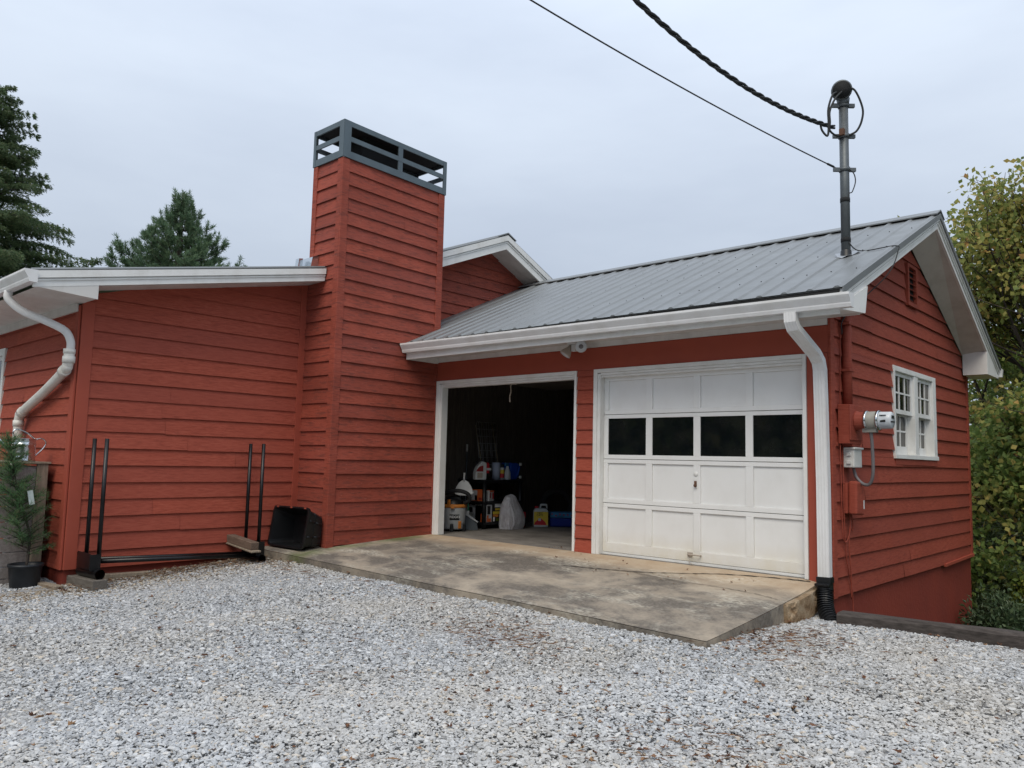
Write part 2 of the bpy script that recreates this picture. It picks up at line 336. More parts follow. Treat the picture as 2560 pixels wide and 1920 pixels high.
# ------------------------------------------------------------------ mesh builder
class MB:
    def __init__(self): self.v = []; self.f = []; self.s = []
    def add(self, vs, fs, smooth=False):
        k = len(self.v)
        self.v += [tuple(p) for p in vs]
        self.f += [tuple(i + k for i in f) for f in fs]
        self.s += [smooth] * len(fs)
        return self
    def box(self, x0, x1, y0, y1, z0, z1):
        vs = [(x, y, z) for z in (z0, z1) for y in (y0, y1) for x in (x0, x1)]
        return self.add(vs, [(0, 2, 3, 1), (4, 5, 7, 6), (0, 1, 5, 4), (2, 6, 7, 3), (0, 4, 6, 2), (1, 3, 7, 5)])
    def obox(self, c, size, R=None, taper=1.0):
        R = R or Matrix.Identity(3); c = Vector(c); vs = []
        for sz in (-1, 1):
            k = 1.0 if sz < 0 else taper
            for sy_ in (-1, 1):
                for sx_ in (-1, 1):
                    vs.append(c + R @ Vector((sx_ * size[0] / 2 * k, sy_ * size[1] / 2 * k, sz * size[2] / 2)))
        return self.add(vs, [(0, 2, 3, 1), (4, 5, 7, 6), (0, 1, 5, 4), (2, 6, 7, 3), (0, 4, 6, 2), (1, 3, 7, 5)])
    def prism(self, poly, d0, d1, axis='X'):
        # poly: list of 2D points in the plane normal to axis
        def P(a, b, d): return (d, a, b) if axis == 'X' else ((a, d, b) if axis == 'Y' else (a, b, d))
        n = len(poly)
        vs = [P(a, b, d0) for a, b in poly] + [P(a, b, d1) for a, b in poly]
        fs = [tuple(range(n))[::-1], tuple(range(n, 2 * n))] + [(i, (i + 1) % n, n + (i + 1) % n, n + i) for i in range(n)]
        return self.add(vs, fs)
    def sweep(self, poly, pts, ups=None, smooth=False, cap=True):
        # poly (a,b) placed with a along side vector, b along up vector, swept along pts
        pts = [Vector(p) for p in pts]; n = len(poly); vs = []
        for i, p in enumerate(pts):
            if i == 0: t = pts[1] - pts[0]
            elif i == len(pts) - 1: t = pts[-1] - pts[-2]
            else: t = (pts[i + 1] - p).normalized() + (p - pts[i - 1]).normalized()
            t.normalize()
            up = Vector(ups) if ups else Vector((0, 0, 1))
            s = t.cross(up)
            if s.length < 1e-4: s = t.cross(Vector((0, 1, 0)))
            s.normalize(); u = s.cross(t).normalized()
            vs += [p + s * a + u * b for a, b in poly]
        fs = []
        for i in range(len(pts) - 1):
            for j in range(n): fs.append((i * n + j, i * n + (j + 1) % n, (i + 1) * n + (j + 1) % n, (i + 1) * n + j))
        self.add(vs, fs, smooth)
        if cap:
            k = len(self.v) - len(vs)
            self.f += [tuple(k + j for j in range(n))[::-1], tuple(k + (len(pts) - 1) * n + j for j in range(n))]; self.s += [False, False]
        return self
    def tube(self, pts, r, n=10, smooth=True, cap=True):
        pts = [Vector(p) for p in pts]
        rs = r if isinstance(r, (list, tuple)) else [r] * len(pts)
        t0 = (pts[1] - pts[0]).normalized()
        a = Vector((0, 0, 1)) if abs(t0.z) < 0.9 else Vector((1, 0, 0))
        u = t0.cross(a).normalized(); vs = []
        for i, p in enumerate(pts):
            if i == 0: t = t0
            elif i == len(pts) - 1: t = (pts[-1] - pts[-2]).normalized()
            else: t = ((pts[i + 1] - p).normalized() + (p - pts[i - 1]).normalized()).normalized()
            u = (u - t * u.dot(t)).normalized(); v = t.cross(u)
            vs += [p + (u * math.cos(6.28318 * j / n) + v * math.sin(6.28318 * j / n)) * rs[i] for j in range(n)]
        fs = []
        for i in range(len(pts) - 1):
            for j in range(n): fs.append((i * n + j, i * n + (j + 1) % n, (i + 1) * n + (j + 1) % n, (i + 1) * n + j))
        k = len(self.v)
        self.add(vs, fs, smooth)
        if cap:
            self.f += [tuple(k + j for j in range(n))[::-1], tuple(k + (len(pts) - 1) * n + j for j in range(n))]; self.s += [False, False]
        return self
    def lathe(self, prof, c=(0, 0, 0), axis=(0, 0, 1), n=24, smooth=True):
        ax = Vector(axis).normalized(); a = Vector((1, 0, 0)) if abs(ax.x) < 0.9 else Vector((0, 1, 0))
        u = (a - ax * a.dot(ax)).normalized(); v = ax.cross(u); c = Vector(c); vs = []
        for r, h in prof:
            vs += [c + ax * h + (u * math.cos(6.28318 * j / n) + v * math.sin(6.28318 * j / n)) * max(r, 1e-4) for j in range(n)]
        fs = [(i * n + j, i * n + (j + 1) % n, (i + 1) * n + (j + 1) % n, (i + 1) * n + j) for i in range(len(prof) - 1) for j in range(n)]
        return self.add(vs, fs, smooth)
    def build(self, name, mat, parent=None, bevel=0.0, seg=2):
        me = bpy.data.meshes.new(name)
        off = Vector(base_of(parent)) if parent else Vector((0, 0, 0))
        me.from_pydata([tuple(Vector(p) - off) for p in self.v], [], self.f)
        me.polygons.foreach_set('use_smooth', self.s)
        me.materials.append(M[mat] if isinstance(mat, str) else mat)
        bm = bmesh.new(); bm.from_mesh(me)
        bmesh.ops.recalc_face_normals(bm, faces=bm.faces)
        bm.to_mesh(me); bm.free()
        o = bpy.data.objects.new(name, me)
        COL.objects.link(o)
        if parent: o.parent = parent
        if bevel:
            b = o.modifiers.new("bevel", 'BEVEL'); b.width = bevel; b.segments = seg; b.limit_method = 'ANGLE'; b.angle_limit = math.radians(40)
        return o
def base_of(o):
    while o.parent: o = o.parent
    return o.location
def tag(o, label, cat, group=None):
    o['label'] = label; o['category'] = cat
    if group: o['group'] = group
    return o
def thing(name, label, cat, loc, group=None):
    o = bpy.data.objects.new(name, None); COL.objects.link(o)
    o.location = loc; o.empty_display_size = 0.2
    return tag(o, label, cat, group)
def kind(o, k): o['kind'] = k; return o
def solo(mb, name, mat, label, cat, loc, group=None, bevel=0.0):
    # one-mesh thing with its origin at loc
    mb.v = [tuple(Vector(p) - Vector(loc)) for p in mb.v]
    o = mb.build(name, mat, None, bevel); o.location = loc
    return tag(o, label, cat, group)
def npmesh(name, V, F, mat, parent=None, base=None, smooth=False):
    # V (n,3), F (m,k) fixed-size faces
    V = np.asarray(V, np.float32)
    off = np.array(base_of(parent)) if parent else (np.array(base) if base is not None else np.zeros(3))
    V = (V - off).astype(np.float32); F = np.asarray(F, np.int32); k = F.shape[1]
    me = bpy.data.meshes.new(name)
    me.vertices.add(len(V)); me.vertices.foreach_set('co', V.ravel())
    me.loops.add(F.size); me.loops.foreach_set('vertex_index', F.ravel())
    me.polygons.add(len(F)); me.polygons.foreach_set('loop_start', np.arange(0, F.size, k, dtype=np.int32))
    me.polygons.foreach_set('loop_total', np.full(len(F), k, np.int32))
    me.polygons.foreach_set('use_smooth', np.full(len(F), smooth, bool))
    me.update(calc_edges=True); me.materials.append(M[mat])
    o = bpy.data.objects.new(name, me); COL.objects.link(o)
    if parent: o.parent = parent
    elif base is not None: o.location = base
    return o
def text(name, body, size, loc, xdir, ydir, mat, parent, ext=0.0008, sx=1.0):
    cu = bpy.data.curves.new(name, 'FONT'); cu.body = body; cu.size = size; cu.extrude = ext
    cu.align_x = 'CENTER'; cu.align_y = 'CENTER'; cu.space_character = 1.0; cu.offset = size * 0.012
    cu.materials.append(M[mat])
    t = bpy.data.objects.new(name, cu)
    xd = Vector(xdir).normalized(); yd = Vector(ydir).normalized(); zd = xd.cross(yd)
    lo = Vector(loc) - Vector(base_of(parent))
    mt = Matrix(((xd.x * sx, yd.x, zd.x, lo.x), (xd.y * sx, yd.y, zd.y, lo.y), (xd.z * sx, yd.z, zd.z, lo.z), (0, 0, 0, 1)))
    me = None
    COL.objects.link(t)
    dg = bpy.context.evaluated_depsgraph_get()
    me = bpy.data.meshes.new_from_object(t.evaluated_get(dg))
    bpy.data.objects.remove(t)
    me.transform(mt)
    o = bpy.data.objects.new(name, me); COL.objects.link(o); o.parent = parent
    return o
def bez(pts, n=8):
    # Catmull-Rom through pts
    P = [Vector(p) for p in pts]; P = [2 * P[0] - P[1]] + P + [2 * P[-1] - P[-2]]; o = []
    for i in range(1, len(P) - 2):
        for k in range(n):
            t = k / n
            o.append(0.5 * ((2 * P[i]) + (P[i + 1] - P[i - 1]) * t + (2 * P[i - 1] - 5 * P[i] + 4 * P[i + 1] - P[i + 2]) * t * t + (3 * P[i] - P[i - 1] - 3 * P[i + 1] + P[i + 2]) * t ** 3))
    o.append(P[-2]); return o

# ------------------------------------------------------------------ levels of the site
W = 5.6875; X0 = -0.7231; YC = -4.6117; CD = -1.786; CW = -0.6383
def gz(x, y):
    yy = min(y, -1.9)
    s = 0.066 * (yy + 2.26) if yy > -4.6 else 0.066 * (-2.34) + 0.028 * (yy + 4.6)
    g = -0.200 - 0.020 * (min(max(x, -8), 14) + 0.72) + s
    return max(g, -1.1)
def slabz(x, y):
    t = min(max(-y / 2.3, 0), 1)
    k = min(max((x + 0.72) / 6.22, 0), 1)
    zl = -0.10 - 0.178 * k
    return -0.004 * (1 - t) + zl * (t ** (1.6 - 0.85 * k))
def tie_y(x): return -0.42 + 0.235 * (x - 5.72)

exec_order = None
# ------------------------------------------------------------------ ground
mb = MB()
xs = [-400, -150, -60, -25, -12, -5, 0, 3, 5, 5.8, 7, 9, 12, 16, 22, 30, 45, 80, 150, 400]
ys = [-400, -150, -60, -40, -25, -15, -8, -4, -1, 0.2, 1, 2.5, 4, 6, 8, 11, 15, 20, 28, 40, 70, 150, 400]
def tz(x, y):
    if y < -0.5 and x < 30 and x > -30 and y > -40: return -1.6
    if x < -1: return -0.9 - 0.01 * min(abs(y), 40)
    return -1.35 - 0.10 * min(max(y, 0), 22) - 0.02 * min(max(x - 5, 0), 40)
mb.add([(x_, y_, tz(x_, y_)) for y_ in ys for x_ in xs], [(j * len(xs) + i, j * len(xs) + i + 1, (j + 1) * len(xs) + i + 1, (j + 1) * len(xs) + i) for j in range(len(ys) - 1) for i in range(len(xs) - 1)])
kind(mb.build('ground', 'soil'), 'structure')
# gravel driveway sheet
mb = MB(); gx = np.linspace(-16, 22, 96); nyy = 60; idx = 0
def ytop(x_):
    if x_ < X0: return YC + 0.02
    if x_ < 5.45: return -1.9
    if x_ < 5.87: return 0.0
    return min(tie_y(x_) + 0.02, 3.0)
vs = []
for x_ in gx:
    yt = ytop(x_)
    for j in range(nyy):
        y_ = -26 + (yt + 26) * (j / (nyy - 1)) ** 0.55
        vs.append((x_, y_, gz(x_, y_) - 0.02))
mb.add(vs, [(i * nyy + j, (i + 1) * nyy + j, (i + 1) * nyy + j + 1, i * nyy + j + 1) for i in range(len(gx) - 1) for j in range(nyy - 1)], True)
o = mb.build('gravel_driveway', 'bed'); kind(o, 'structure')

# crushed stones
def on_gravel(x_, y_):
    a = (x_ < X0) & (y_ < YC - 0.02)
    b = (x_ >= X0) & (x_ < 5.52) & (y_ < -2.345 + (x_ - X0) * 0.042)
    c = (x_ >= 5.52) & (y_ < np.where(x_ < 5.87, -0.03, -0.46 + 0.235 * (x_ - 5.72)))
    return a | b | c
def rocks(P, size, ico=True):
    n = len(P)
    if ico:
        t = (1 + 5 ** 0.5) / 2
        B = np.array([(-1, t, 0), (1, t, 0), (-1, -t, 0), (1, -t, 0), (0, -1, t), (0, 1, t), (0, -1, -t), (0, 1, -t), (t, 0, -1), (t, 0, 1), (-t, 0, -1), (-t, 0, 1)]) / 1.9
        T = np.array([(0, 11, 5), (0, 5, 1), (0, 1, 7), (0, 7, 10), (0, 10, 11), (1, 5, 9), (5, 11, 4), (11, 10, 2), (10, 7, 6), (7, 1, 8), (3, 9, 4), (3, 4, 2), (3, 2, 6), (3, 6, 8), (3, 8, 9), (4, 9, 5), (2, 4, 11), (6, 2, 10), (8, 6, 7), (9, 8, 1)])
    else:
        B = np.array([(x, y, z) for z in (-.72, .72) for y in (-.72, .72) for x in (-.72, .72)], float)
        T = np.array([(0, 2, 3), (0, 3, 1), (4, 5, 7), (4, 7, 6), (0, 1, 5), (0, 5, 4), (2, 6, 7), (2, 7, 3), (0, 4, 6), (0, 6, 2), (1, 3, 7), (1, 7, 5)])
    k = len(B)
    V = B[None] * (1 + RNG.uniform(-0.34, 0.34, (n, k, 3)))
    sc = size[:, None] * np.stack([RNG.uniform(0.75, 1.35, n), RNG.uniform(0.55, 1.0, n), RNG.uniform(0.30, 0.62, n)], 1) * 0.5
    V = V * sc[:, None, :]
    a = RNG.uniform(0, 6.283, n); tl = RNG.normal(0, 0.24, n); tb = RNG.normal(0, 0.22, n)
    ct, st_ = np.cos(tl)[:, None], np.sin(tl)[:, None]
    y, z = V[..., 1] * ct - V[..., 2] * st_, V[..., 1] * st_ + V[..., 2] * ct
    cb, sb = np.cos(tb)[:, None], np.sin(tb)[:, None]
    x, z = V[..., 0] * cb + z * sb, -V[..., 0] * sb + z * cb
    ca, sa = np.cos(a)[:, None], np.sin(a)[:, None]
    V = np.stack([x * ca - y * sa, x * sa + y * ca, z], -1) + P[:, None, :]
    F = (T[None] + (np.arange(n) * k)[:, None, None]).reshape(-1, 3)
    return V.reshape(-1, 3), F
vgz = np.vectorize(gz)
def scatter(n, rmin, rmax, amax):
    yaw = math.atan2(cF.y, cF.x)
    r = np.sqrt(RNG.uniform(rmin ** 2, rmax ** 2, n)); a = yaw + RNG.uniform(-amax, amax, n)
    x_ = CAM.x + r * np.cos(a); y_ = CAM.y + r * np.sin(a)
    k = on_gravel(x_, y_); return x_[k], y_[k]
allV, allF, cnt = [], [], 0
def edge_dist(x_, y_):
    d = np.where(x_ < 5.5, np.where(x_ >= X0, np.maximum(x_ - X0, 0), 9), 9)
    ds = np.where((x_ > -0.72) & (x_ < 0.4), np.abs(y_ + 2.25) + 0.0, 9)
    return np.minimum(d, ds + np.maximum(x_ + 0.3, 0))
tanV, tanF, tcnt = [], [], 0
for n, r0, r1, ico in ((115000, 2.9, 5.6, True), (350000, 5.6, 11.5, False)):
    x_, y_ = scatter(n, r0, r1, 0.86)
    size = np.clip(RNG.lognormal(math.log(0.0215), 0.36, len(x_)), 0.009, 0.048)
    z_ = vgz(x_, y_) + RNG.uniform(-0.007, 0.006, len(x_))
    z_ += 0.014 * np.sin(x_ * 1.7 + 0.6 * y_) * np.sin(y_ * 1.3) + 0.008 * np.sin(x_ * 4.1 - y_ * 2.7)
    P = np.stack([x_, y_, z_], 1)
    tan = edge_dist(x_, y_) < RNG.uniform(0.1, 0.95, len(x_))
    V, F = rocks(P[~tan], size[~tan], ico)
    allV.append(V); allF.append(F + cnt); cnt += len(V)
    if tan.any():
        V, F = rocks(P[tan], size[tan] * 0.9, ico); tanV.append(V); tanF.append(F + tcnt); tcnt += len(V)
kind(npmesh('gravel', np.concatenate(allV), np.concatenate(allF), 'stone'), 'stuff')
kind(npmesh('edge_gravel', np.concatenate(tanV), np.concatenate(tanF), 'tanstone'), 'stuff')

# leaf litter
def leaves(P, size, mat_key, name):
    n = len(P); k = 11
    ang = np.array([0.25, 0.62, 0.9, 1.25, 1.57, 1.9, 2.25, 2.55, 2.9, 4.2, 5.2]) ; rad = np.array([0.75, 0.42, 0.9, 0.4, 1.1, 0.4, 0.9, 0.42, 0.75, 0.45, 0.45])
    B = np.stack([np.cos(ang) * rad * 0.8, np.sin(ang) * rad, np.zeros(k)], 1)
    V = np.repeat(B[None], n, 0)
    V[..., 2] = RNG.uniform(0.2, 1.1, n)[:, None] * (B[:, 0] ** 2)[None] + RNG.normal(0, 0.18, (n, k)) + 0.1
    C = np.zeros((n, 1, 3)); V = np.concatenate([C, V], 1) * size[:, None, None]
    tl = RNG.normal(0, 0.35, n); a = RNG.uniform(0, 6.283, n)
    ct, st_ = np.cos(tl)[:, None], np.sin(tl)[:, None]
    y, z = V[..., 1] * ct - V[..., 2] * st_, V[..., 1] * st_ + V[..., 2] * ct
    x = V[..., 0]; ca, sa = np.cos(a)[:, None], np.sin(a)[:, None]
    V = np.stack([x * ca - y * sa, x * sa + y * ca, np.abs(z) + 0.004], -1) + P[:, None]
    T = np.array([(0, i + 1, (i + 1) % k + 1) for i in range(k)])
    F = (T[None] + (np.arange(n) * (k + 1))[:, None, None]).reshape(-1, 3)
    return V.reshape(-1, 3), F
lp, lsz = [], []
for n_, r0, r1 in ((380, 3.2, 10.5), (170, 3.4, 5.6)):
    x_, y_ = scatter(n_, r0, r1, 0.8)
    for a, b in zip(x_, y_): lp.append((a, b, gz(a, b) + 0.018)); lsz.append(random.uniform(0.018, 0.038))
for (cx, cy, sx_, sy_, n) in ((6.35, -3.9, 0.6, 0.4, 60), (5.2, -3.5, 0.4, 0.3, 12), (4.1, -2.9, 0.3, 0.18, 50), (5.75, -1.75, 0.2, 0.4, 90), (6.1, -1.3, 0.3, 0.3, 22), (6.6, -0.35, 0.6, 0.07, 16), (-0.5, -3.6, 0.12, 0.6, 90), (-0.55, -2.7, 0.14, 0.3, 46), (-0.45, -4.5, 0.25, 0.15, 26), (-0.2, -2.5, 0.3, 0.12, 22)):
    for _ in range(n):
        a, b = random.gauss(cx, sx_), random.gauss(cy, sy_)
        if on_gravel(np.array([a]), np.array([b]))[0]: lp.append((a, b, gz(a, b) + 0.018)); lsz.append(random.uniform(0.015, 0.034))
for _ in range(26):
    a, b = random.uniform(2.5, 5.3), random.uniform(-0.95, -0.12); lp.append((a, b, slabz(a, b) + 0.006)); lsz.append(random.uniform(0.012, 0.026))
for _ in range(14):
    a, b = random.gauss(2.35, 0.12), random.uniform(-0.05, 0.15); lp.append((a, b, 0.004)); lsz.append(random.uniform(0.01, 0.02))
V, F = leaves(np.array(lp), np.array(lsz), 'dryleaf', 'leaf_litter')
# dry pine needles in loose drifts
nV, nF, k = [], [], len(V)
for (cx, cy, sx_, sy_, n) in ((4.15, -2.95, 0.34, 0.2, 380), (5.85, -1.5, 0.25, 0.35, 420), (-0.45, -3.5, 0.15, 0.7, 420), (6.4, -3.8, 0.4, 0.3, 240), (3.2, -4.2, 0.9, 0.5, 160), (0.5, -2.6, 0.5, 0.1, 80), (2.4, -2.5, 0.6, 0.1, 80)):
    for _ in range(n):
        a, b = random.gauss(cx, sx_), random.gauss(cy, sy_)
        if not on_gravel(np.array([a]), np.array([b]))[0]: continue
        t = random.uniform(0, 6.283); l_ = random.uniform(0.025, 0.06); z_ = gz(a, b) + random.uniform(0.016, 0.03); dx, dy = math.cos(t) * l_, math.sin(t) * l_; wx, wy = -math.sin(t) * 0.0024, math.cos(t) * 0.0024
        nV += [(a - dx, b - dy, z_), (a + wx, b + wy, z_ + 0.006), (a + dx, b + dy, z_ + random.uniform(-0.005, 0.012))]; nF.append((k, k + 1, k + 2)); k += 3
V = np.concatenate([V, np.array(nV)]); F = np.concatenate([F, np.array(nF)])
kind(npmesh('leaf_litter', V, F, 'dryleaf'), 'stuff')

# concrete apron
mb = MB(); nx, ny = 64, 30
def front(x_): return -2.34 + (x_ - X0) * 0.042
def right(y_): return 5.565 + y_ * 0.03
vs = []
for i in range(nx):
    for j in range(ny):
        u, v = i / (nx - 1), j / (ny - 1)
        xa = X0 + (5.565 - X0) * u
        ya = front(xa) * (1 - v)
        xx = xa if u < 0.9 else xa + (right(ya) - 5.565) * (u - 0.9) / 0.1
        e = 0.012 * max(0, 1 - min(v * 2.2, (1 - u) * 6.2) / 0.03) ** 2
        vs.append((xx, ya, slabz(xx, ya) - e + 0.004 * math.sin(xx * 2.1) * math.sin(ya * 2.7)))
mb.add(vs, [(i * ny + j, (i + 1) * ny + j, (i + 1) * ny + j + 1, i * ny + j + 1) for i in range(nx - 1) for j in range(ny - 1)], True)
sk = [i * ny for i in range(nx)] + [(nx - 1) * ny + j for j in range(1, ny)]
k0 = len(mb.v)
low = [(vs[q][0] + random.uniform(-.006, .006), vs[q][1] + random.uniform(-.008, .004), min(vs[q][2] - 0.12, -0.33)) for q in sk]
lip = [(vs[q][0], vs[q][1] - 0.004, vs[q][2] - 0.004) for q in sk]
mb.add(lip + low, [(i, i + 1, len(sk) + i + 1, len(sk) + i) for i in range(len(sk) - 1)])
slab = kind(mb.build('concrete_slab', 'concrete'), 'structure')
def groove(pts, wid):
    m = MB(); P = bez(pts, 10); vs = []
    for i, p in enumerate(P):
        t = (P[min(i + 1, len(P) - 1)] - P[max(i - 1, 0)]); n_ = Vector((-t.y, t.x, 0)).normalized(); w_ = wid * random.uniform(0.35, 1.3)
        j = random.uniform(-0.006, 0.006)
        for s in (-1, 1):
            q = p + n_ * (s * w_ / 2 + j); vs.append((q.x, q.y, slabz(q.x, q.y) + 0.0065 + 0.004 * math.sin(q.x * 2.1) * math.sin(q.y * 2.7)))
    m.add(vs, [(2 * i, 2 * i + 1, 2 * i + 3, 2 * i + 2) for i in range(len(P) - 1)])
    return m.build('crack', 'crack', slab)
groove([(1.64, -2.1, 0), (1.7, -1.7, 0), (2.0, -1.35, 0), (2.375, -1.15, 0), (3.1, -0.76, 0)], 0.006)
groove([(3.05, -0.78, 0), (3.5, -0.66, 0), (3.94, -0.53, 0), (4.3, -0.36, 0), (4.66, -0.19, 0), (5.1, -0.09, 0), (5.5, -0.05, 0)], 0.022)
groove([(3.77, -0.6, 0), (4.4, -0.66, 0), (4.9, -0.65, 0), (5.25, -0.68, 0), (5.53, -0.74, 0)], 0.007)
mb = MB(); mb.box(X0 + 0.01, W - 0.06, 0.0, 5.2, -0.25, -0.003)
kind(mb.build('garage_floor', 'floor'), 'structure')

# ------------------------------------------------------------------ the house
H = thing('wooden_house', 'red lap sided house with attached two bay garage, tall chimney and grey metal roof', 'house', (0, 0, 0))
def siding(mb, o, u, n, ur, z0, z1, first, step, holes=(), lip=0.024, seed=0, tilt=0.0, joints=True):
    r = random.Random(seed); o = Vector(o); u = Vector(u); n = Vector(n)
    k = 0; zb = first
    while zb + step < z0: zb += step
    if zb > z0: zb -= step
    while zb < z1 - 0.004:
        zt = zb + step
        a, b = max(zb, z0), min(zt, z1)
        cuts = sorted({a, b} | {h for hh in holes for h in hh[2:] if a + 0.004 < h < b - 0.004})
        umin = min(ur(a)[0], ur(b)[0]); umax = max(ur(a)[1], ur(b)[1])
        js = []
        if joints and umax - umin > 1.5:
            q = umin + r.uniform(0.8, 3.6)
            while q < umax - 0.6: js.append(q); q += r.uniform(2.4, 4.2)
        edges = [umin - 1] + js + [umax + 1]
        for e0, e1 in zip(edges[:-1], edges[1:]):
            dz = r.uniform(-0.004, 0.004); dl = r.uniform(-0.005, 0.003); tw = r.uniform(-0.003, 0.003); ph = r.uniform(0, 6.28)
            for ca, cb in zip(cuts[:-1], cuts[1:]):
                ua0, ua1 = ur(ca); ub0, ub1 = ur(cb)
                ivs = [(0.0, 1.0)]
                lo, hi = max(min(ua0, ub0), e0 + 0.0014), min(max(ua1, ub1), e1 - 0.0014)
                if hi - lo < 0.01: continue
                spans = [(lo, hi)]
                for (ha, hb, za, zz) in holes:
                    if za < (ca + cb) / 2 < zz:
                        ns = []
                        for p, q in spans:
                            if hb <= p or ha >= q: ns.append((p, q))
                            else:
                                if ha > p: ns.append((p, ha))
                                if hb < q: ns.append((hb, q))
                        spans = ns
                for p, q in spans:
                    if q - p < 0.005: continue
                    m = max(1, int((q - p) / 0.35)); vs = []
                    for i in range(m + 1):
                        uu = p + (q - p) * i / m
                        wv = math.sin(uu * 2.3 + ph) * 0.0013 + tw * (i / m)
                        for lv, zz in ((0, ca), (1, cb)):
                            la, lb = ur(zz); uc = min(max(uu, la), lb) if lb > la else (la + lb) / 2
                            d = lip - (lip - 0.003) * (zz - zb) / step + (dl if lv == 0 else 0)
                            zo = (dz + wv) if (zz in (a, zb) and zz > z0 + 0.001) else 0.0
                            P = o + u * uc + n * d; vs.append((P.x, P.y, zz + zo + tilt * uc))
                        if abs(ca - a) < 1e-6:
                            la, lb = ur(ca); uc = min(max(uu, la), lb) if lb > la else (la + lb) / 2
                            P = o + u * uc + n * 0.0005; vs.append((P.x, P.y, ca + (dz + wv if ca > z0 + 0.001 else 0) + 0.013 + tilt * uc))
                    s = 3 if abs(ca - a) < 1e-6 else 2
                    fs = []
                    for i in range(m):
                        fs.append((i * s, (i + 1) * s, (i + 1) * s + 1, i * s + 1))
                        if s == 3: fs.append((i * s + 2, (i + 1) * s + 2, (i + 1) * s, i * s))
                    mb.add(vs, fs)
        zb = zt; k += 1
# -- side wall of the house (faces +X), between its front corner and the chimney
def rake_z(y): return 3.573 + 0.2035 * (y - CD)
mb = MB()
def shed(z): # available u (=y) at height z below the low roof
    lo = CD - (3.40 - z) / 0.2035 if z > 2.75 else YC
    return (max(lo, YC), CD + 0.02)
siding(mb, (X0, 0, 0), (0, 1, 0), (1, 0, 0), lambda z: (max(YC + 0.02, (CD - (3.42 - z) / 0.2035)), CD), -0.2, 3.40, -0.2, 0.1862, seed=3)
wall = mb.build('wall', 'red', H)
MB().box(X0, X0 + 0.026, YC - 0.0, YC + 0.13, -0.2, 2.72).build('corner_trim', 'red_flat', H, 0.004)
MB().box(X0 - 0.11, X0 - 0.002, YC - 0.026, YC - 0.002, -0.2, 2.67).build('corner_trim', 'red_flat', H, 0.004)
MB().box(X0 + 0.001, X0 + 0.03, CD - 0.10, CD - 0.002, -0.14, 3.42).build('corner_trim', 'red_flat', H, 0.004)
MB().box(-9.0, X0 - 0.015, YC + 0.012, CD, -1.4, -0.185).build('foundation', 'red_block', H)
# sheathing behind the siding, house body
mb = MB(); mb.box(-9, X0 - 0.002, YC + 0.003, YC + 0.12, -0.2, 2.74); mb.box(X0 - 0.12, X0 - 0.003, YC + 0.12, CD, -0.2, 2.74)
mb.prism([(YC + 0.12, 2.74), (CD, 2.74), (CD, 3.42), (YC + 0.12, 2.83)], X0 - 0.12, X0 - 0.003)
mb.build('sheathing', 'red_flat', H)
# -- front wall of the house left of its corner (faces -Y)
mb = MB()
siding(mb, (0, YC, 0), (1, 0, 0), (0, -1, 0), lambda z: (-9.0, X0 - 0.10), -0.2, 2.66, -0.2, 0.1855, holes=[(-4.42, -3.33, 1.28, 2.40)], seed=8)
mb.build('wall', 'red', H)
wf = MB()
for a in ((-4.42, -4.33, 1.28, 2.40), (-3.42, -3.33, 1.28, 2.40), (-4.33, -3.42, 2.31, 2.40), (-4.33, -3.42, 1.28, 1.35)): wf.box(a[0], a[1], YC - 0.035, YC + 0.03, a[2], a[3])
win = wf.build('window', 'white', H, 0.004)
sb = MB()
for a in ((-4.325, -4.27, 1.355, 2.305), (-3.48, -3.425, 1.355, 2.305), (-4.27, -3.48, 2.25, 2.305), (-4.27, -3.48, 1.355, 1.41), (-4.27, -3.48, 1.81, 1.85)): sb.box(a[0], a[1], YC - 0.005, YC + 0.02, a[2], a[3])
sb.build('sash', 'white', win)
MB().box(-4.29, -3.46, YC + 0.001, YC + 0.006, 1.38, 2.28).build('pane', 'darkglass', win)

# -- chimney
TL = -0.024
mb = MB()
siding(mb, (0, 0, 0), (0, 1, 0), (1, 0, 0), lambda z: (CD, 0.0), -0.10, 5.06, -0.06, 0.183, seed=21, tilt=0.0, joints=True)
siding(mb, (0, CD, 0), (1, 0, 0), (0, -1, 0), lambda z: ((X0 if z < 3.3 else CW), 0.0), -0.15, 5.06, -0.06, 0.183, seed=22, joints=False)
mb.box(X0 - 0.05, CW, CD + 0.003, CD + 0.2, -0.3, 3.5)
mb.add([(CW, CD, -0.3), (0, CD, -0.3), (0, 0.0, -0.3), (CW, 0.0, -0.3), (CW, CD, 5.05), (0, CD, 5.05), (0, 0.0, 5.05), (CW, 0.0, 5.05)], [(0, 1, 5, 4), (1, 2, 6, 5), (2, 3, 7, 6), (3, 0, 4, 7), (4, 5, 6, 7)])
def lean(m):
    m.v = [(p[0], p[1], p[2] + TL * (p[1] - CD) * max(0, min(1, (p[2] - 1.2) / 3.0))) for p in m.v]; return m
chim = lean(mb).build('chimney', 'red_worn', H)
lean(MB().box(0.0, 0.026, CD - 0.026, CD + 0.085, -0.3, 5.045)).build('corner_trim', 'red_worn', chim, 0.004)
lean(MB().box(-0.09, -0.001, CD - 0.026, CD - 0.001, -0.3, 5.045)).build('corner_trim', 'red_worn', chim, 0.004)
lean(MB().box(0.0, 0.026, -0.095, 0.02, 2.9, 5.045)).build('corner_trim', 'red_worn', chim, 0.004)
lean(MB().box(0.001, 0.024, -0.05, -0.001, -0.05, 2.9)).build('corner_trim', 'red_worn', chim, 0.003)
lean(MB().box(CW - 0.024, CW + 0.075, CD - 0.03, CD - 0.001, 3.5, 5.045)).build('corner_trim', 'red_worn', chim, 0.004)
mb = MB(); e = 0.035; xa, xb, ya, yb = CW - e, e, CD - e, 0.03; zb, zt = 5.05, 5.56; t = 0.02
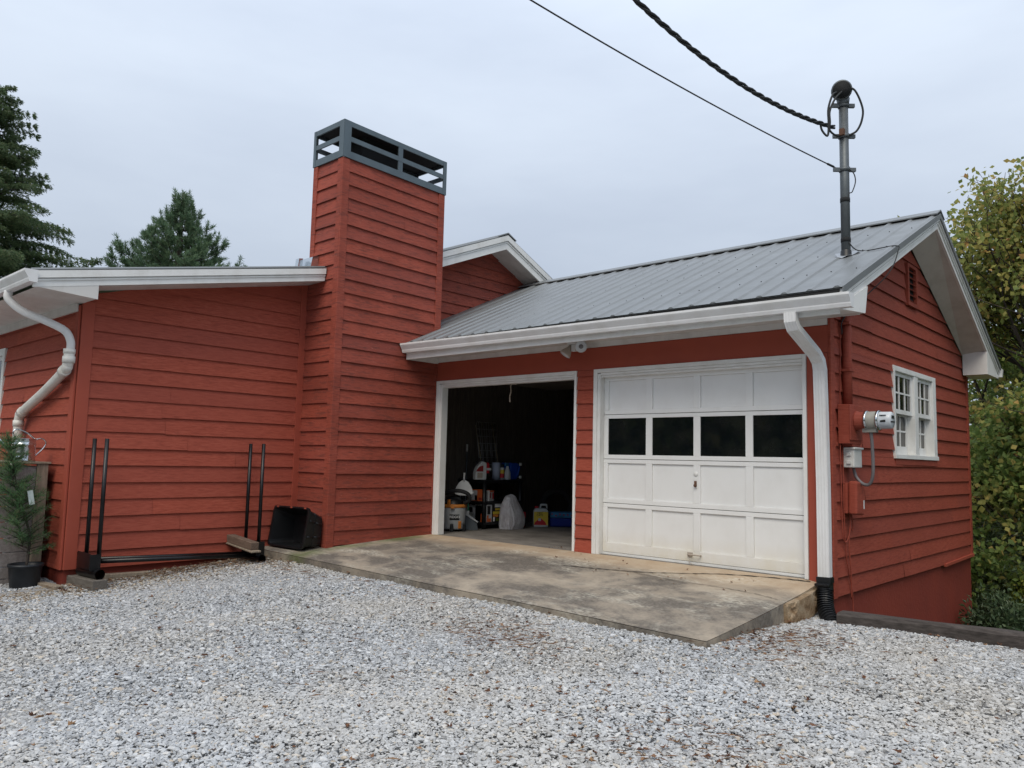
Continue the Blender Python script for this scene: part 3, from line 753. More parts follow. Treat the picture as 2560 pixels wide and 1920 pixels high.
def frame_side(p0, p1, n_, mids, wl, wr, mid_rail=True):
    # a flat frame between two top-view points: bottom rail, top rail, mid rail, end posts, mid posts
    p0 = Vector(p0); p1 = Vector(p1); d = (p1 - p0); Ln = d.length; d.normalize(); n_ = Vector(n_)
    def bar(u0, u1, z0, z1, off=0.0):
        q = [p0 + d * u0 + n_ * off, p0 + d * u1 + n_ * off, p0 + d * u1 - n_ * (t - off), p0 + d * u0 - n_ * (t - off)]
        mb.add([(v.x, v.y, z) for z in (z0, z1) for v in q], [(0, 1, 2, 3), (7, 6, 5, 4), (0, 4, 5, 1), (1, 5, 6, 2), (2, 6, 7, 3), (3, 7, 4, 0)])
    bar(0, wl, zb, zt, 0.003); bar(Ln - wr, Ln, zb, zt, 0.003)
    bar(wl, Ln - wr, zb, zb + 0.095); bar(wl, Ln - wr, zt - 0.07, zt); bar(wl, Ln - wr, zb + 0.235, zb + 0.30, 0.0)
    for m_ in mids: bar(m_ - 0.04, m_ + 0.04, zb + 0.095, zb + 0.235, -0.002); bar(m_ - 0.04, m_ + 0.04, zb + 0.30, zt - 0.07, -0.002)
frame_side((xb, ya, 0), (xb, yb, 0), (1, 0, 0), [0.97], 0.115, 0.06)
frame_side((xa, ya, 0), (xb, ya, 0), (0, -1, 0), [], 0.055, 0.10)
frame_side((xa, yb, 0), (xa, ya, 0), (-1, 0, 0), [0.88], 0.06, 0.06)
frame_side((xb, yb, 0), (xa, yb, 0), (0, 1, 0), [], 0.06, 0.06)
cap = lean(mb).build('chimney_cap', 'cap', chim)
mb = MB(); mb.box(xa + 0.022, xb - 0.022, ya + 0.022, yb - 0.022, zt - 0.03, zt - 0.004); lean(mb).build('cap_lid', 'soot_and_shade', cap if False else chim)
mb = MB(); mb.box(CW + 0.12, CW + 0.46, CD + 0.42, CD + 1.05, 5.05, 5.53); lean(mb).build('flue', 'soot_and_shade', chim)

# -- upper gable behind the chimney (faces +X)
GP = (1.76, 4.64)
mb = MB()
siding(mb, (X0, 0, 0), (0, 1, 0), (1, 0, 0), lambda z: (max(-0.05, GP[0] - (GP[1] - z) / 0.42), min(4.0, GP[0] + (GP[1] - z) / 0.46)), 2.6, 4.63, -0.06, 0.183, seed=31)
mb.add([(X0 - 0.002, -0.05, 2.6), (X0 - 0.002, 4.0, 2.6), (X0 - 0.002, 4.0, 3.6), (X0 - 0.002, GP[0], GP[1]), (X0 - 0.002, -0.05, 3.88)], [(0, 1, 2, 3, 4)])
mb.build('wall', 'red_worn', H)
# upper roof: metal over rake boards and soffit
def gable_roof(xr, xl, pk, left, right, name_, fascia_d=0.15, th=0.03, sw=None):
    (py, pz), (ly, lz), (ry, rz) = pk, left, right
    m = MB()
    for (ey, ez) in ((ly, lz), (ry, rz)):
        sgn = -1 if ey < py else 1; Ln = xr - xl; nr = int(Ln / 0.2437)
        prof = []
        for i in range(nr + 1):
            c = xr - 0.05 - i * 0.2437
            prof += [(c + 0.036, 0), (c + 0.013, 0.0165), (c - 0.013, 0.0165), (c - 0.036, 0)]
        prof = [(xr, 0)] + [p for p in prof if p[0] > xl] + [(xl, 0)]
        vs = [(a, ey, ez + h) for a, h in prof] + [(a, py, pz + h) for a, h in prof]
        for i in range(len(prof) - 1):
            if prof[i][1] > 0.01 and prof[i + 1][1] > 0.01: m.add([(a, ey + 0.002 * (1 if ey < py else -1), ez + h) for a, h in prof[i - 1:i + 3]], [(0, 1, 2, 3)])
        k = len(prof); m.add(vs, [(i, i + 1, k + i + 1, k + i) for i in range(k - 1)])
        m.add([(xr, ey, ez - 0.012), (xr, py, pz - 0.012), (xl, py, pz - 0.012), (xl, ey, ez - 0.012), (xr, ey, ez - 0.001), (xr, py, pz - 0.001)], [(0, 1, 2, 3), (0, 4, 5, 1)])
    return m
m = gable_roof(-0.29, -9.0, (1.75, 4.86), (-1.25, 3.64), (4.6, 3.6), 'roof')
roof2 = m.build('roof', 'roof', H)
rc = MB(); rc.prism([(1.55, 4.785), (1.75, 4.87), (1.95, 4.785), (1.95, 4.80), (1.75, 4.892), (1.55, 4.80)], -9.0, -0.27); rc.build('ridge_cap', 'roof', roof2)
def rake_board(pts_top, depth, x0_, x1_):
    # board following a line of (y,z) points, hanging 'depth' below
    m = MB(); top = pts_top; bot = [(y, z - depth) for y, z in pts_top]
    m.prism(top + bot[::-1], x0_, x1_); return m
def poly_board(m, top, d0, d1, x0_, x1_):
    for (a, b) in zip(top[:-1], top[1:]): m.prism([(a[0], a[1] - d0), (b[0], b[1] - d0), (b[0], b[1] - d1), (a[0], a[1] - d1)], x0_, x1_)
    return m
tl = [(-0.9, 3.762), (1.75, 4.845), (4.5, 3.60)]
fb = poly_board(MB(), tl, 0.0, 0.235, -0.335, -0.305); poly_board(fb, tl, 0.0, 0.09, -0.304, -0.275); poly_board(fb, tl, 0.105, 0.125, -0.304, -0.292)
fb.build('rake_fascia', 'white', H)
sf = MB()
for a, b in zip(tl[:-1], tl[1:]): sf.add([(-0.334, a[0], a[1] - 0.20), (-0.334, b[0], b[1] - 0.20), (X0 - 0.01, b[0], b[1] - 0.215), (X0 - 0.01, a[0], a[1] - 0.215)], [(0, 1, 2, 3)])
sf.build('soffit', 'soffit', H)

# -- low roof over the left side wall
m = MB(); xr = -0.235; prof = [(xr, 0)]
for i in range(36):
    c = xr - 0.06 - i * 0.2437; prof += [(c + 0.034, 0), (c + 0.015, 0.02), (c - 0.015, 0.02), (c - 0.034, 0)]
prof.append((-9.0, 0)); k = len(prof)
lowtop = lambda y: 3.585 + 0.2035 * (y - CD)
m.add([(a, -5.26, lowtop(-5.26) + h) for a, h in prof] + [(a, CD - 0.03, lowtop(CD) + h) for a, h in prof], [(i, i + 1, k + i + 1, k + i) for i in range(k - 1)])
m.add([(xr, -5.26, lowtop(-5.26) - 0.01), (xr, CD - 0.03, lowtop(CD) - 0.01), (-9, CD - 0.03, lowtop(CD) - 0.01), (-9, -5.26, lowtop(-5.26) - 0.01), (xr, -5.26, lowtop(-5.26)), (xr, CD - 0.03, lowtop(CD))], [(0, 1, 2, 3), (0, 4, 5, 1)])
m.add([(CW, CD, lowtop(CD)), (-9, CD, lowtop(CD)), (-9, -1.0, 3.76), (CW, -1.0, 3.76)], [(0, 1, 2, 3)])
m.build('roof', 'roof', H)
lt_ = [(-5.235, lowtop(-5.235) - 0.014), (CD - 0.032, lowtop(CD - 0.032) - 0.014)]
fb = poly_board(MB(), lt_, 0.0, 0.165, -0.29, -0.262); poly_board(fb, lt_, 0.0, 0.075, -0.261, -0.236); poly_board(fb, lt_, 0.088, 0.104, -0.261, -0.25)
fb.build('rake_fascia', 'white', H)
mb = MB(); mb.prism([(-5.21, 2.715), (-4.615, 2.68), (-4.615, 2.835), (-5.21, 2.74)], -0.285, -0.265)
mb.add([(-0.286, -5.2, 2.716), (-9, -5.2, 2.716), (-9, YC, 2.69), (-0.286, YC, 2.69)], [(0, 1, 2, 3)])
mb.add([(-0.286, -4.62, 2.69), (X0, -4.62, 2.69), (X0, -4.62, 2.90), (-0.286, -4.62, 2.83)], [(0, 1, 2, 3)])
mb.add([(-0.287, -4.6, 2.83), (X0, -4.6, 2.83), (X0, CD, 3.405), (-0.287, CD, 3.405)], [(0, 1, 2, 3)])
mb.box(-9, X0 - 0.03, YC - 0.05, YC - 0.027, 2.60, 2.69)
mb.build('soffit', 'soffit', H)
def kgutter(m, xl, xr, yb_, ztl, ztr, sgn=-1, d=0.125, h=0.125):
    prof = [(0, 0), (0, -h), (0.075, -h), (0.085, -h + 0.028), (0.085, -h + 0.04), (0.118, -0.035), (d, -0.022), (d, 0), (d - 0.012, 0.0), (d - 0.012, -0.02), (0.075, -h + 0.042), (0.068, -h + 0.008), (0.006, -h + 0.008), (0.006, 0)]
    n = len(prof)
    vs = [(xl, yb_ + sgn * a, ztl + b) for a, b in prof] + [(xr, yb_ + sgn * a, ztr + b) for a, b in prof]
    m.add(vs, [(i, (i + 1) % n, n + (i + 1) % n, n + i) for i in range(n)])
    for x_, zt_ in ((xl, ztl), (xr, ztr)):
        m.add([(x_, yb_ + sgn * a, zt_ + b) for a, b in prof[:8]], [tuple(range(8))])
    return m
kgutter(MB(), -9.0, -0.19, -5.215, 2.875, 2.868).build('gutter', 'gutter', H)
# -- downspout of the house: enamel elbow then plastic pipe
p = bez([(-0.98, -5.26, 2.75), (-0.98, -5.25, 2.66), (-0.93, -5.12, 2.545), (-0.84, -4.92, 2.46), (-0.75, -4.76, 2.37), (-0.715, -4.705, 2.26), (-0.712, -4.70, 2.16)], 6)
ds = MB().tube(p, 0.042, 14).build('downspout', 'gutter', H)
m = MB()
m.tube(bez([(-0.71, -4.71, 2.165), (-0.71, -4.71, 2.05), (-0.735, -4.71, 1.995), (-0.80, -4.71, 1.945), (-1.4, -4.71, 1.74), (-2.16, -4.71, 1.52), (-2.24, -4.71, 1.47), (-2.27, -4.71, 1.39), (-2.27, -4.71, 1.2), (-2.27, -4.71, -0.4)], 5), 0.053, 16)
for (a, b, r) in (((-0.71, -4.71, 2.17), (-0.71, -4.71, 2.12), 0.06), ((-0.71, -4.71, 2.09), (-0.71, -4.71, 2.02), 0.063), ((-0.79, -4.71, 1.95), (-0.86, -4.71, 1.926), 0.062), ((-2.12, -4.71, 1.533), (-2.18, -4.71, 1.512), 0.061), ((-2.27, -4.71, 1.42), (-2.27, -4.71, 1.35), 0.061)): m.tube([a, b], r, 16)
m.build('downspout', 'pvc', H)
m = MB(); m.prism([(-1.93, 3.57), (-1.80, 3.60), (-1.815, 3.775), (-1.90, 3.74)], -0.70, -0.45); m.prism([(-2.03, 3.55), (-1.96, 3.57), (-1.95, 3.73), (-2.01, 3.72)], -0.68, -0.60)
m.build('flashing', 'zinc', H)

# -- garage front (faces -Y)
FZ = 2.47
mb = MB(); mb.box(-0.0, W - 0.0, 0.012, 0.10, 2.195, 2.62); mb.box(-0.02, W, -0.010, 0.011, 2.20, FZ)
mb.box(5.475, W - 0.003, -0.012, 0.10, -0.03, 2.195); mb.box(2.61, 2.865, 0.003, 0.10, -0.03, 2.195); mb.box(X0, 0.0, 0.003, 0.10, -0.03, 2.5)
mb.build('header_board', 'red_flat', H, 0.003)
mb = MB(); siding(mb, (0, 0, 0), (1, 0, 0), (0, -1, 0), lambda z: (2.608, 2.866), -0.02, 2.197, 0.159 - 0.1635 * 2, 0.1635, seed=5)
mb.build('wall', 'red', H)
# door frames
def dframe(xl, xr, wl, wr, zt_, zr):
    m = MB()
    m.box(xl, xl + wl * 0.55, -0.03, 0.10, zr, zt_); m.box(xl + wl * 0.55, xl + wl, -0.018, 0.10, zr, zt_ - 0.055)
    m.box(xr - wr, xr, -0.03, 0.10, zr, zt_ - 0.001)
    m.box(xl + wl * 0.55, xr - wr, -0.03, 0.10, zt_ - 0.045, zt_); m.box(xl + wl, xr - wr, -0.015, 0.10, zt_ - 0.075, zt_ - 0.046); m.box(xl + wl, xr - wr, 0.0, 0.10, zt_ - 0.1, zt_ - 0.076)
    return m
dframe(0.028, 2.606, 0.115, 0.034, 2.20, -0.004).build('door_frame', 'white', H, 0.004)
dframe(2.868, 5.474, 0.098, 0.038, 2.20, -0.004).build('door_frame', 'white', H, 0.004)
# closed overhead door: rails and stiles in front, recessed panels behind
dx0, dx1 = 2.968, 5.434; rows = [(0.03, 0.598), (0.604, 1.118), (1.124, 1.648), (1.654, 2.10)]; cols = [(3.030, 3.560), (3.645, 4.176), (4.260, 4.788), (4.872, 5.394)]
m = MB()
for r_, (za, zb_) in enumerate(rows):
    pa, pb = (za + 0.05 if r_ != 0 else za + 0.11), zb_ - 0.045
    if r_ == 2: pa, pb = 1.172, 1.604
    m.box(dx0, dx1, 0.062, 0.090, za, pa); m.box(dx0, dx1, 0.062, 0.090, pb, zb_)
    xe = [dx0] + [q for c in cols for q in c] + [dx1]
    for i in range(0, len(xe), 2): m.box(xe[i], xe[i + 1], 0.062, 0.090, pa, pb)
    if r_ != 2:
        for a, b in cols: m.box(a, b, 0.080, 0.087, pa, pb)
gd = m.build('garage_door', 'door', H, 0.003)
for a, b in cols: MB().box(a, b, 0.073, 0.079, 1.172, 1.604).build('window_pane', 'darkglass', gd)
m = MB(); m.lathe([(0.0, 0.0), (0.022, 0.0), (0.024, -0.008), (0.018, -0.012), (0, -0.013)][::-1], (4.21, 0.062, 0.975), (0, 1, 0), 16); m.box(4.195, 4.225, 0.054, 0.0615, 0.82, 0.93); m.build('lock_plate', 'white', gd)
m = MB(); m.obox((4.212, 0.045, 0.875), (0.022, 0.02, 0.05)); m.lathe([(0.0, -0.02), (0.016, -0.016), (0.018, 0.0)], (4.208, 0.05, 0.85), (0, 1, 0), 12); m.build('lock', 'rust', gd)
m = MB(); m.tube(bez([(4.13, 0.06, 0.10), (4.14, 0.02, 0.105), (4.26, 0.02, 0.105), (4.27, 0.06, 0.10)], 5), 0.008, 8); m.box(4.11, 4.17, 0.05, 0.0615, 0.085, 0.125); m.tube([(4.15, 0.04, 0.085), (4.16, 0.0, 0.02), (4.22, -0.03, 0.012)], 0.004, 6); m.build('handle', 'tanbulb', gd)
MB().box(dx0, dx1, 0.058, 0.09, 0.0, 0.026).build('door_seal', 'white', gd)
m = MB()
for q in range(4): m.box(0.16, 2.56, 0.35 + q * 0.53, 0.87 + q * 0.53, 2.26, 2.30)
m.build('garage_door', 'plank', H)
# garage interior and outer walls
mb = MB(); mb.box(X0 - 0.1, X0, 0.1, 5.2, -0.05, 2.7); mb.box(X0 - 0.1, W - 0.12, 5.2, 5.3, -0.05, 2.7)
for i in range(36): mb.box(X0, X0 + 0.012 + (i % 3) * 0.003, 0.102 + i * 0.142, 0.102 + i * 0.142 + 0.137, -0.002, 2.5)
for i in range(44): mb.box(X0 + 0.02 + i * 0.142, X0 + 0.02 + i * 0.142 + 0.137, 5.18 - (i % 3) * 0.003, 5.2, -0.002, 2.5)
mb.box(X0, W - 0.12, 0.1, 5.2, 2.52, 2.56)
mb.box(W - 0.13, W - 0.12, 0.1, 1.93, -0.002, 2.52); mb.box(W - 0.13, W - 0.12, 3.56, 5.2, -0.002, 2.52); mb.box(W - 0.13, W - 0.12, 1.93, 3.56, -0.002, 1.22); mb.box(W - 0.13, W - 0.12, 1.93, 3.56, 2.24, 2.52)
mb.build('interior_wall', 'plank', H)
# -- gable end (faces +X)
WY = (1.885, 3.60, 1.20, 2.275)   # window casing outline y0 y1 z0 z1
GA = (2.70, 3.83)
mb = MB()
siding(mb, (W, 0, 0), (0, 1, 0), (1, 0, 0), lambda z: (max(0.02, GA[0] - (GA[1] - z) / 0.452), min(5.31, GA[0] + (GA[1] - z) / 0.462)), -0.147, 3.83, -0.147, 0.18, holes=[(WY[0] + 0.01, WY[1] - 0.01, WY[2] + 0.01, WY[3] - 0.01), (2.47, 2.90, 3.06, 3.60)], seed=12, lip=0.026)
mb.build('wall', 'red_gable', H)
mb = MB(); xw = W - 0.002; xo = W - 0.11
for (a, b, c, d) in ((0.10, 1.90, -0.147, 2.55), (3.585, 5.33, -0.147, 2.55), (1.90, 3.585, -0.147, 1.215), (1.90, 3.585, 2.26, 2.55)): mb.box(xo, xw, a, b, c, d)
mb.prism([(0.0, 2.55), (5.33, 2.55), (2.70, 3.86)], xo, xw); mb.box(xo, xw, 5.2, 5.33, -0.147, 2.55); mb.box(X0, xo, 5.3, 5.33, -0.147, 2.55)
mb.build('sheathing', 'red_flat', H)
mb = MB(); mb.box(-0.5, W - 0.012, 0.012, 5.335, -3.0, -0.147); mb.build('foundation', 'red_block', H)
MB().box(W + 0.0, W + 0.028, -0.012, 0.085, -0.16, 2.56).build('corner_trim', 'red_gable', H, 0.004)
MB().box(W + 0.0, W + 0.028, 5.25, 5.345, -0.16, 2.62).build('corner_trim', 'red_gable', H, 0.004)
MB().obox((W + 0.03, 4.55, -0.135), (0.04, 1.5, 0.035), Matrix.Rotation(0.02, 3, 'X')).build('drip_strip', 'red_flat', H)
# vent
m = MB(); ya_, yb_, za_, zb_ = 2.49, 2.885, 3.075, 3.60
for a in ((ya_, ya_ + 0.05, za_, zb_), (yb_ - 0.06, yb_, za_, zb_), (ya_ + 0.05, yb_ - 0.06, za_, za_ + 0.05), (ya_ + 0.05, yb_ - 0.06, zb_ - 0.04, zb_)): m.box(W + 0.0, W + 0.045, *a)
vent = m.build('gable_vent', 'red_gable', H)
for i in range(6):
    zc = za_ + 0.075 + i * 0.072
    MB().obox((W + 0.024, (ya_ + yb_) / 2 - 0.005, zc), (0.034, yb_ - ya_ - 0.112, 0.010), Matrix.Rotation(0.55, 3, 'Y')).build('louver', 'red_gable', vent)
MB().box(W + 0.0005, W + 0.004, ya_ + 0.01, yb_ - 0.01, za_ + 0.01, zb_ - 0.01).build('vent_shade_sheet', 'soot_and_shade', vent)  # black sheet that paints the shade between the louvers
# double sash window
y0_, y1_, z0_, z1_ = WY; m = MB()
m.box(W - 0.10, W + 0.035, y0_, y0_ + 0.055, z0_ + 0.05, z1_); m.box(W - 0.10, W + 0.035, y1_ - 0.13, y1_, z0_ + 0.05, z1_); m.box(W - 0.10, W + 0.035, y0_ + 0.055, y1_ - 0.13, z1_ - 0.06, z1_)
m.box(W - 0.10, W + 0.045, y0_ - 0.01, y1_ + 0.03, z0_, z0_ + 0.05)
ym = 2.755; m.box(W - 0.10, W + 0.03, ym - 0.075, ym + 0.075, z0_ + 0.05, z1_ - 0.06)
win = m.build('window', 'white', H, 0.004)
MB().box(W, W + 0.03, y0_ + 0.02, y1_ - 0.02, z0_ - 0.07, z0_ - 0.002).build('window_apron', 'red_gable', H)
for (sa, sb_) in ((y0_ + 0.056, ym - 0.076), (ym + 0.076, y1_ - 0.131)):
    for up in (1, 0):
        za, zb_ = ((z0_ + z1_) / 2 - 0.01, z1_ - 0.061) if up else (z0_ + 0.051, (z0_ + z1_) / 2 + 0.02)
        xd = W + 0.0 if up else W - 0.062
        s = MB(); fr = 0.045; bt = 0.05 if up else 0.10
        s.box(xd - 0.03, xd, sa, sa + fr, za, zb_); s.box(xd - 0.03, xd, sb_ - fr, sb_, za, zb_); s.box(xd - 0.03, xd, sa + fr, sb_ - fr, za, za + bt); s.box(xd - 0.03, xd, sa + fr, sb_ - fr, zb_ - 0.045, zb_)
        ia, ib, ja, jb = sa + fr, sb_ - fr, za + bt, zb_ - 0.045
        for q in (1, 2): c = ia + (ib - ia) * q / 3; s.box(xd - 0.025, xd - 0.003, c - 0.011, c + 0.011, ja, jb)
        c = (ja + jb) / 2
        for q in range(3): a_, b_ = ia + (ib - ia) * q / 3 + (0.011 if q else 0), ia + (ib - ia) * (q + 1) / 3 - (0.011 if q < 2 else 0); s.box(xd - 0.025, xd - 0.004, a_, b_, c - 0.01, c + 0.01)
        s.build('sash', 'white', win)
        MB().box(xd - 0.018, xd - 0.014, sa + 0.02, sb_ - 0.02, za + 0.02, zb_ - 0.02).build('pane', 'darkglass', win)
# -- garage roof
RP = (2.66, 4.185); EL = (-0.64, 2.687); ER = (5.74, 2.63)
m = gable_roof(6.06, 0.02, RP, EL, ER, 'roof')
m2 = MB()  # the part behind the chimney up to the upper gable
prof = [(0.02, 0), (-0.05, 0.021), (-0.08, 0.021), (-0.3, 0), (-0.34, 0.021), (-0.5, 0), (X0 - 0.3, 0)]
zr = lambda y: EL[1] + (RP[1] - EL[1]) * (y - EL[0]) / (RP[0] - EL[0])
k = len(prof); m.add([(a, 0.03, zr(0.03) + h) for a, h in prof] + [(a, RP[0], RP[1] + h) for a, h in prof], [(i, i + 1, k + i + 1, k + i) for i in range(k - 1)])
roof = m.build('roof', 'roof', H)
rc = MB(); rc.prism([(RP[0] - 0.16, RP[1] - 0.045), (RP[0], RP[1] + 0.035), (RP[0] + 0.16, RP[1] - 0.045), (RP[0] + 0.16, RP[1] - 0.03), (RP[0], RP[1] + 0.05), (RP[0] - 0.16, RP[1] - 0.03)], X0, 6.075); rc.build('ridge_cap', 'roof', roof)
rt = MB()
rt.prism([(EL[0], EL[1] - 0.06), (EL[0], EL[1] + 0.006), (RP[0], RP[1] + 0.006), (RP[0], RP[1] - 0.06)], 6.061, 6.07); rt.prism([(ER[0], ER[1] - 0.06), (ER[0], ER[1] + 0.006), (RP[0], RP[1] + 0.006), (RP[0], RP[1] - 0.06)], 6.061, 6.07)
rt.build('rake_trim', 'roof', roof)
# dark strip standing in for the shade in the gap under the eave edge
cs = MB(); cs.box(0.03, 6.03, -0.632, -0.615, 2.60, 2.684)
cs.build('eave_gap_shade', 'gap', roof)
for i in range(25):
    for q in (0.22, 0.5, 0.78):
        c = 6.01 - i * 0.2437 - 0.07; y_ = EL[0] + (RP[0] - EL[0]) * q; MB().lathe([(0.0, 0.0), (0.0075, 0.0), (0.006, 0.006), (0.0, 0.008)], (c, y_, zr(y_)), (0, -0.41, 0.91), 6).build('roof_screw', 'soot_and_shade', roof)
# fascia, soffit, gutter on the eave
mb = MB(); mb.box(0.03, 6.02, -0.613, -0.59, 2.455, 2.655); mb.build('fascia', 'white', H)
mb = MB(); mb.box(0.03, 6.0, -0.589, -0.02, 2.535, 2.55); mb.box(0.03, W, -0.026, -0.0105, 2.472, 2.534); mb.box(0.027, 0.05, -0.589, -0.027, 2.455, 2.534)
mb.build('soffit', 'soffit', H)
kgutter(MB(), 0.03, 6.15, -0.614, 2.668, 2.618).build('gutter', 'gutter', H)
kgutter(MB(), 3.0, 6.07, 5.76, 2.60, 2.60, sgn=1).build('gutter', 'gutter', H)
# rakes of the gable end
def rk(d): return [(EL[0] + 0.02, EL[1] - 0.012 - d), (RP[0], RP[1] - 0.012 - d), (ER[0] - 0.02, ER[1] - 0.012 - d)]
fb = poly_board(MB(), rk(0), 0.0, 0.17, 6.0, 6.028); poly_board(fb, rk(0), 0.0, 0.075, 6.029, 6.055); poly_board(fb, rk(0), 0.09, 0.108, 6.029, 6.042)
fb.build('rake_fascia', 'white', H)
s_in = [(0.02, 2.60), (2.70, 3.845), (5.10, 2.735)]; s_out = [(EL[0] + 0.02, EL[1] - 0.18), (RP[0], RP[1] - 0.175), (ER[0], ER[1] - 0.18)]
mb = MB()
for i in range(2): mb.add([(6.0, *s_out[i]), (6.0, *s_out[i + 1]), (W + 0.023, *s_in[i + 1]), (W + 0.023, *s_in[i])], [(0, 1, 2, 3)])
mb.build('soffit', 'soffit', H)
# boxed returns
mb = MB(); mb.prism([(-0.612, 2.49), (-0.02, 2.545), (0.06, 2.82), (-0.612, 2.54)], 6.029, 6.05); mb.prism([(-0.612, 2.49), (-0.02, 2.545), (-0.02, 2.70), (-0.612, 2.52)], W + 0.03, 6.028)
mb.build('eave_return', 'white', H)
mb = MB(); mb.prism([(5.06, 2.455), (5.745, 2.455), (5.745, 2.62), (5.06, 2.78)], W + 0.029, 6.03); mb.build('eave_return', 'white', H)
# front downspout, ribbed rectangular
def rrect(a, b, rib=True):
    p = []
    for i in range(9): p.append((-a + 2 * a * i / 8, -b + (0.0025 if rib and i % 2 else 0)))
    for i in range(9): p.append((a - 2 * a * i / 8, b - (0.004 if rib and i % 2 else 0)))
    return p
pts = [(5.60, -0.665, 2.50), (5.60, -0.66, 2.42), (5.605, -0.62, 2.36), (5.63, -0.20, 2.17), (5.64, -0.125, 2.10), (5.642, -0.098, 2.02), (5.645, -0.085, 1.6), (5.65, -0.075, 0.9), (5.652, -0.075, 0.045)]
dsp = MB().sweep(rrect(0.056, 0.037), pts, ups=(0, 1, 0)).build('downspout', 'gutter', H)

# ------------------------------------------------------------------ things around the house
# corrugated drain pipe at the downspout foot
D = thing('drain_pipe', 'black corrugated drain pipe at the foot of the white garage downspout', 'drain pipe', (5.67, -0.12, -0.3))
m = MB(); m.sweep(rrect(0.068, 0.048, False), [(5.652, -0.077, 0.05), (5.654, -0.078, -0.005)], ups=(0, 1, 0)); m.sweep([(-0.06, -0.045), (0.06, -0.045), (0.06, 0.045), (-0.06, 0.045)], [(5.654, -0.08, -0.006), (5.66, -0.09, -0.075)], ups=(0, 1, 0)); m.build('adapter', 'black', D, 0.004)
m = MB(); m.prism([(-0.185, -0.01), (-0.13, -0.005), (-0.128, -0.03), (-0.18, -0.032)], 5.59, 5.72); m.build('adapter_lip', 'black', D, 0.004)
P = bez([(5.662, -0.10, -0.06), (5.668, -0.12, -0.12), (5.685, -0.16, -0.20), (5.725, -0.22, -0.27), (5.80, -0.30, -0.33)], 14)
m = MB(); m.tube(P, [0.066 + 0.010 * (1 if i % 4 in (1, 2) else -0.7) for i in range(len(P))], 20, smooth=False); m.build('pipe', 'black', D)
# rough stone under the apron's end
bm = bmesh.new(); bmesh.ops.create_icosphere(bm, subdivisions=4, radius=1)
from mathutils import noise as mno
for v in bm.verts:
    p = v.co.copy(); d = 1 + 0.30 * mno.noise(p * 1.6 + Vector((3, 1, 2))) + 0.20 * mno.noise(p * 3.4) - 0.16 * abs(mno.noise(p * 6.5)) + 0.07 * mno.noise(p * 13)
    q = Vector((max(min(p.x * d, 0.72), -0.72), max(min(p.y * d, 0.8), -0.8), max(min(p.z * d, 0.62), -0.9)))
    v.co = Vector((q.x * 0.09, q.y * 0.43, q.z * 0.165))
me = bpy.data.meshes.new('stone'); bm.to_mesh(me); bm.free(); me.materials.append(M['rock'])
o = bpy.data.objects.new('stone', me); COL.objects.link(o); o.location = (5.545, -0.41, -0.205); o.rotation_euler = (0.10, 0, 0.0)
tag(o, 'rough brown stone under the right end of the concrete slab', 'stone')
# landscape timber
m = MB(); n = 22; prof = [(-0.085, -0.09), (0.085, -0.09), (0.09, 0.035), (0.075, 0.055), (-0.07, 0.06), (-0.088, 0.04)]
vs = []
for i in range(n + 1):
    x_ = 5.865 + i * 0.24; yy = tie_y(x_) + 0.10
    for a, b in prof: vs.append((x_, yy + a + random.uniform(-.008, .008), -0.275 - 0.002 * i + b + random.uniform(-.008, .008)))
k = len(prof)
m.add(vs, [(i * k + j, i * k + (j + 1) % k, (i + 1) * k + (j + 1) % k, (i + 1) * k + j) for i in range(n) for j in range(k)] + [tuple(range(k)), tuple(n * k + j for j in range(k))])
solo(m, 'landscape_timber', 'tie', 'long weathered timber edging the gravel in front of the gable end', 'timber', (7, 0, -0.3))

# service mast
SM = thing('service_mast', 'grey electrical service mast with weatherhead rising through the garage roof', 'utility mast', (5.575, 0.85, 3.32))
MB().tube([(5.575, 0.85, 3.2), (5.575, 0.85, 5.075)], 0.048, 20).build('pipe', 'galv', SM)
m = MB(); m.lathe([(0.085, 0.0), (0.06, 0.05), (0.055, 0.11), (0.05, 0.12)], (5.575, 0.85, 3.30), n=20); m.build('boot', 'black', SM)
m = MB(); m.add([(5.575 + 0.12 * math.cos(t) * (1 + 0.25 * math.sin(3 * t)), 0.85 + 0.14 * math.sin(t), zr(0.85 + 0.14 * math.sin(t)) + 0.004 + 0.012 * (1 + math.sin(5 * t))) for t in [i * 6.283 / 16 for i in range(16)]], [tuple(range(16))]); m.build('flashing', 'wire', SM)
hd = Vector((0.35, -0.80, -0.25)).normalized()
m = MB(); m.lathe([(0.0, -0.10), (0.06, -0.095), (0.095, -0.06), (0.108, 0.0), (0.108, 0.05), (0.10, 0.06), (0.0, 0.06)], (5.575, 0.80, 5.20), hd, 22); m.tube([(5.575, 0.85, 5.05), (5.575, 0.845, 5.12)], [0.058, 0.07], 18); wh = m.build('weatherhead', 'galv', SM)
m = MB(); m.lathe([(0.0, 0.062), (0.094, 0.062), (0.094, 0.067), (0.0, 0.068)], (5.575, 0.80, 5.20), hd, 20); m.build('insulator_face', 'soot_and_shade', wh)
def clamp(z, wd): 
    m = MB(); m.lathe([(0.049, -0.022), (0.058, -0.022), (0.058, 0.022), (0.049, 0.022)], (5.575, 0.85, z), n=18)
    rt_ = Vector((0.74, 0.67, 0)); 
    for s in (-1, 1): c = Vector((5.575, 0.85, z)) + rt_ * s * 0.085; m.obox(c, (0.07, 0.035, 0.04), Matrix.Rotation(0.73, 3, 'Z'))
    return m.build('clamp', 'galv', SM)
clamp(5.045, 0.1); clamp(4.695, 0.1); clamp(4.318, 0.1)
for z in (3.975, 3.531): MB().lathe([(0.049, -0.025), (0.0515, -0.024), (0.0515, 0.024), (0.049, 0.025)], (5.575, 0.85, z), n=18).build('strap', 'soot_and_shade', SM)
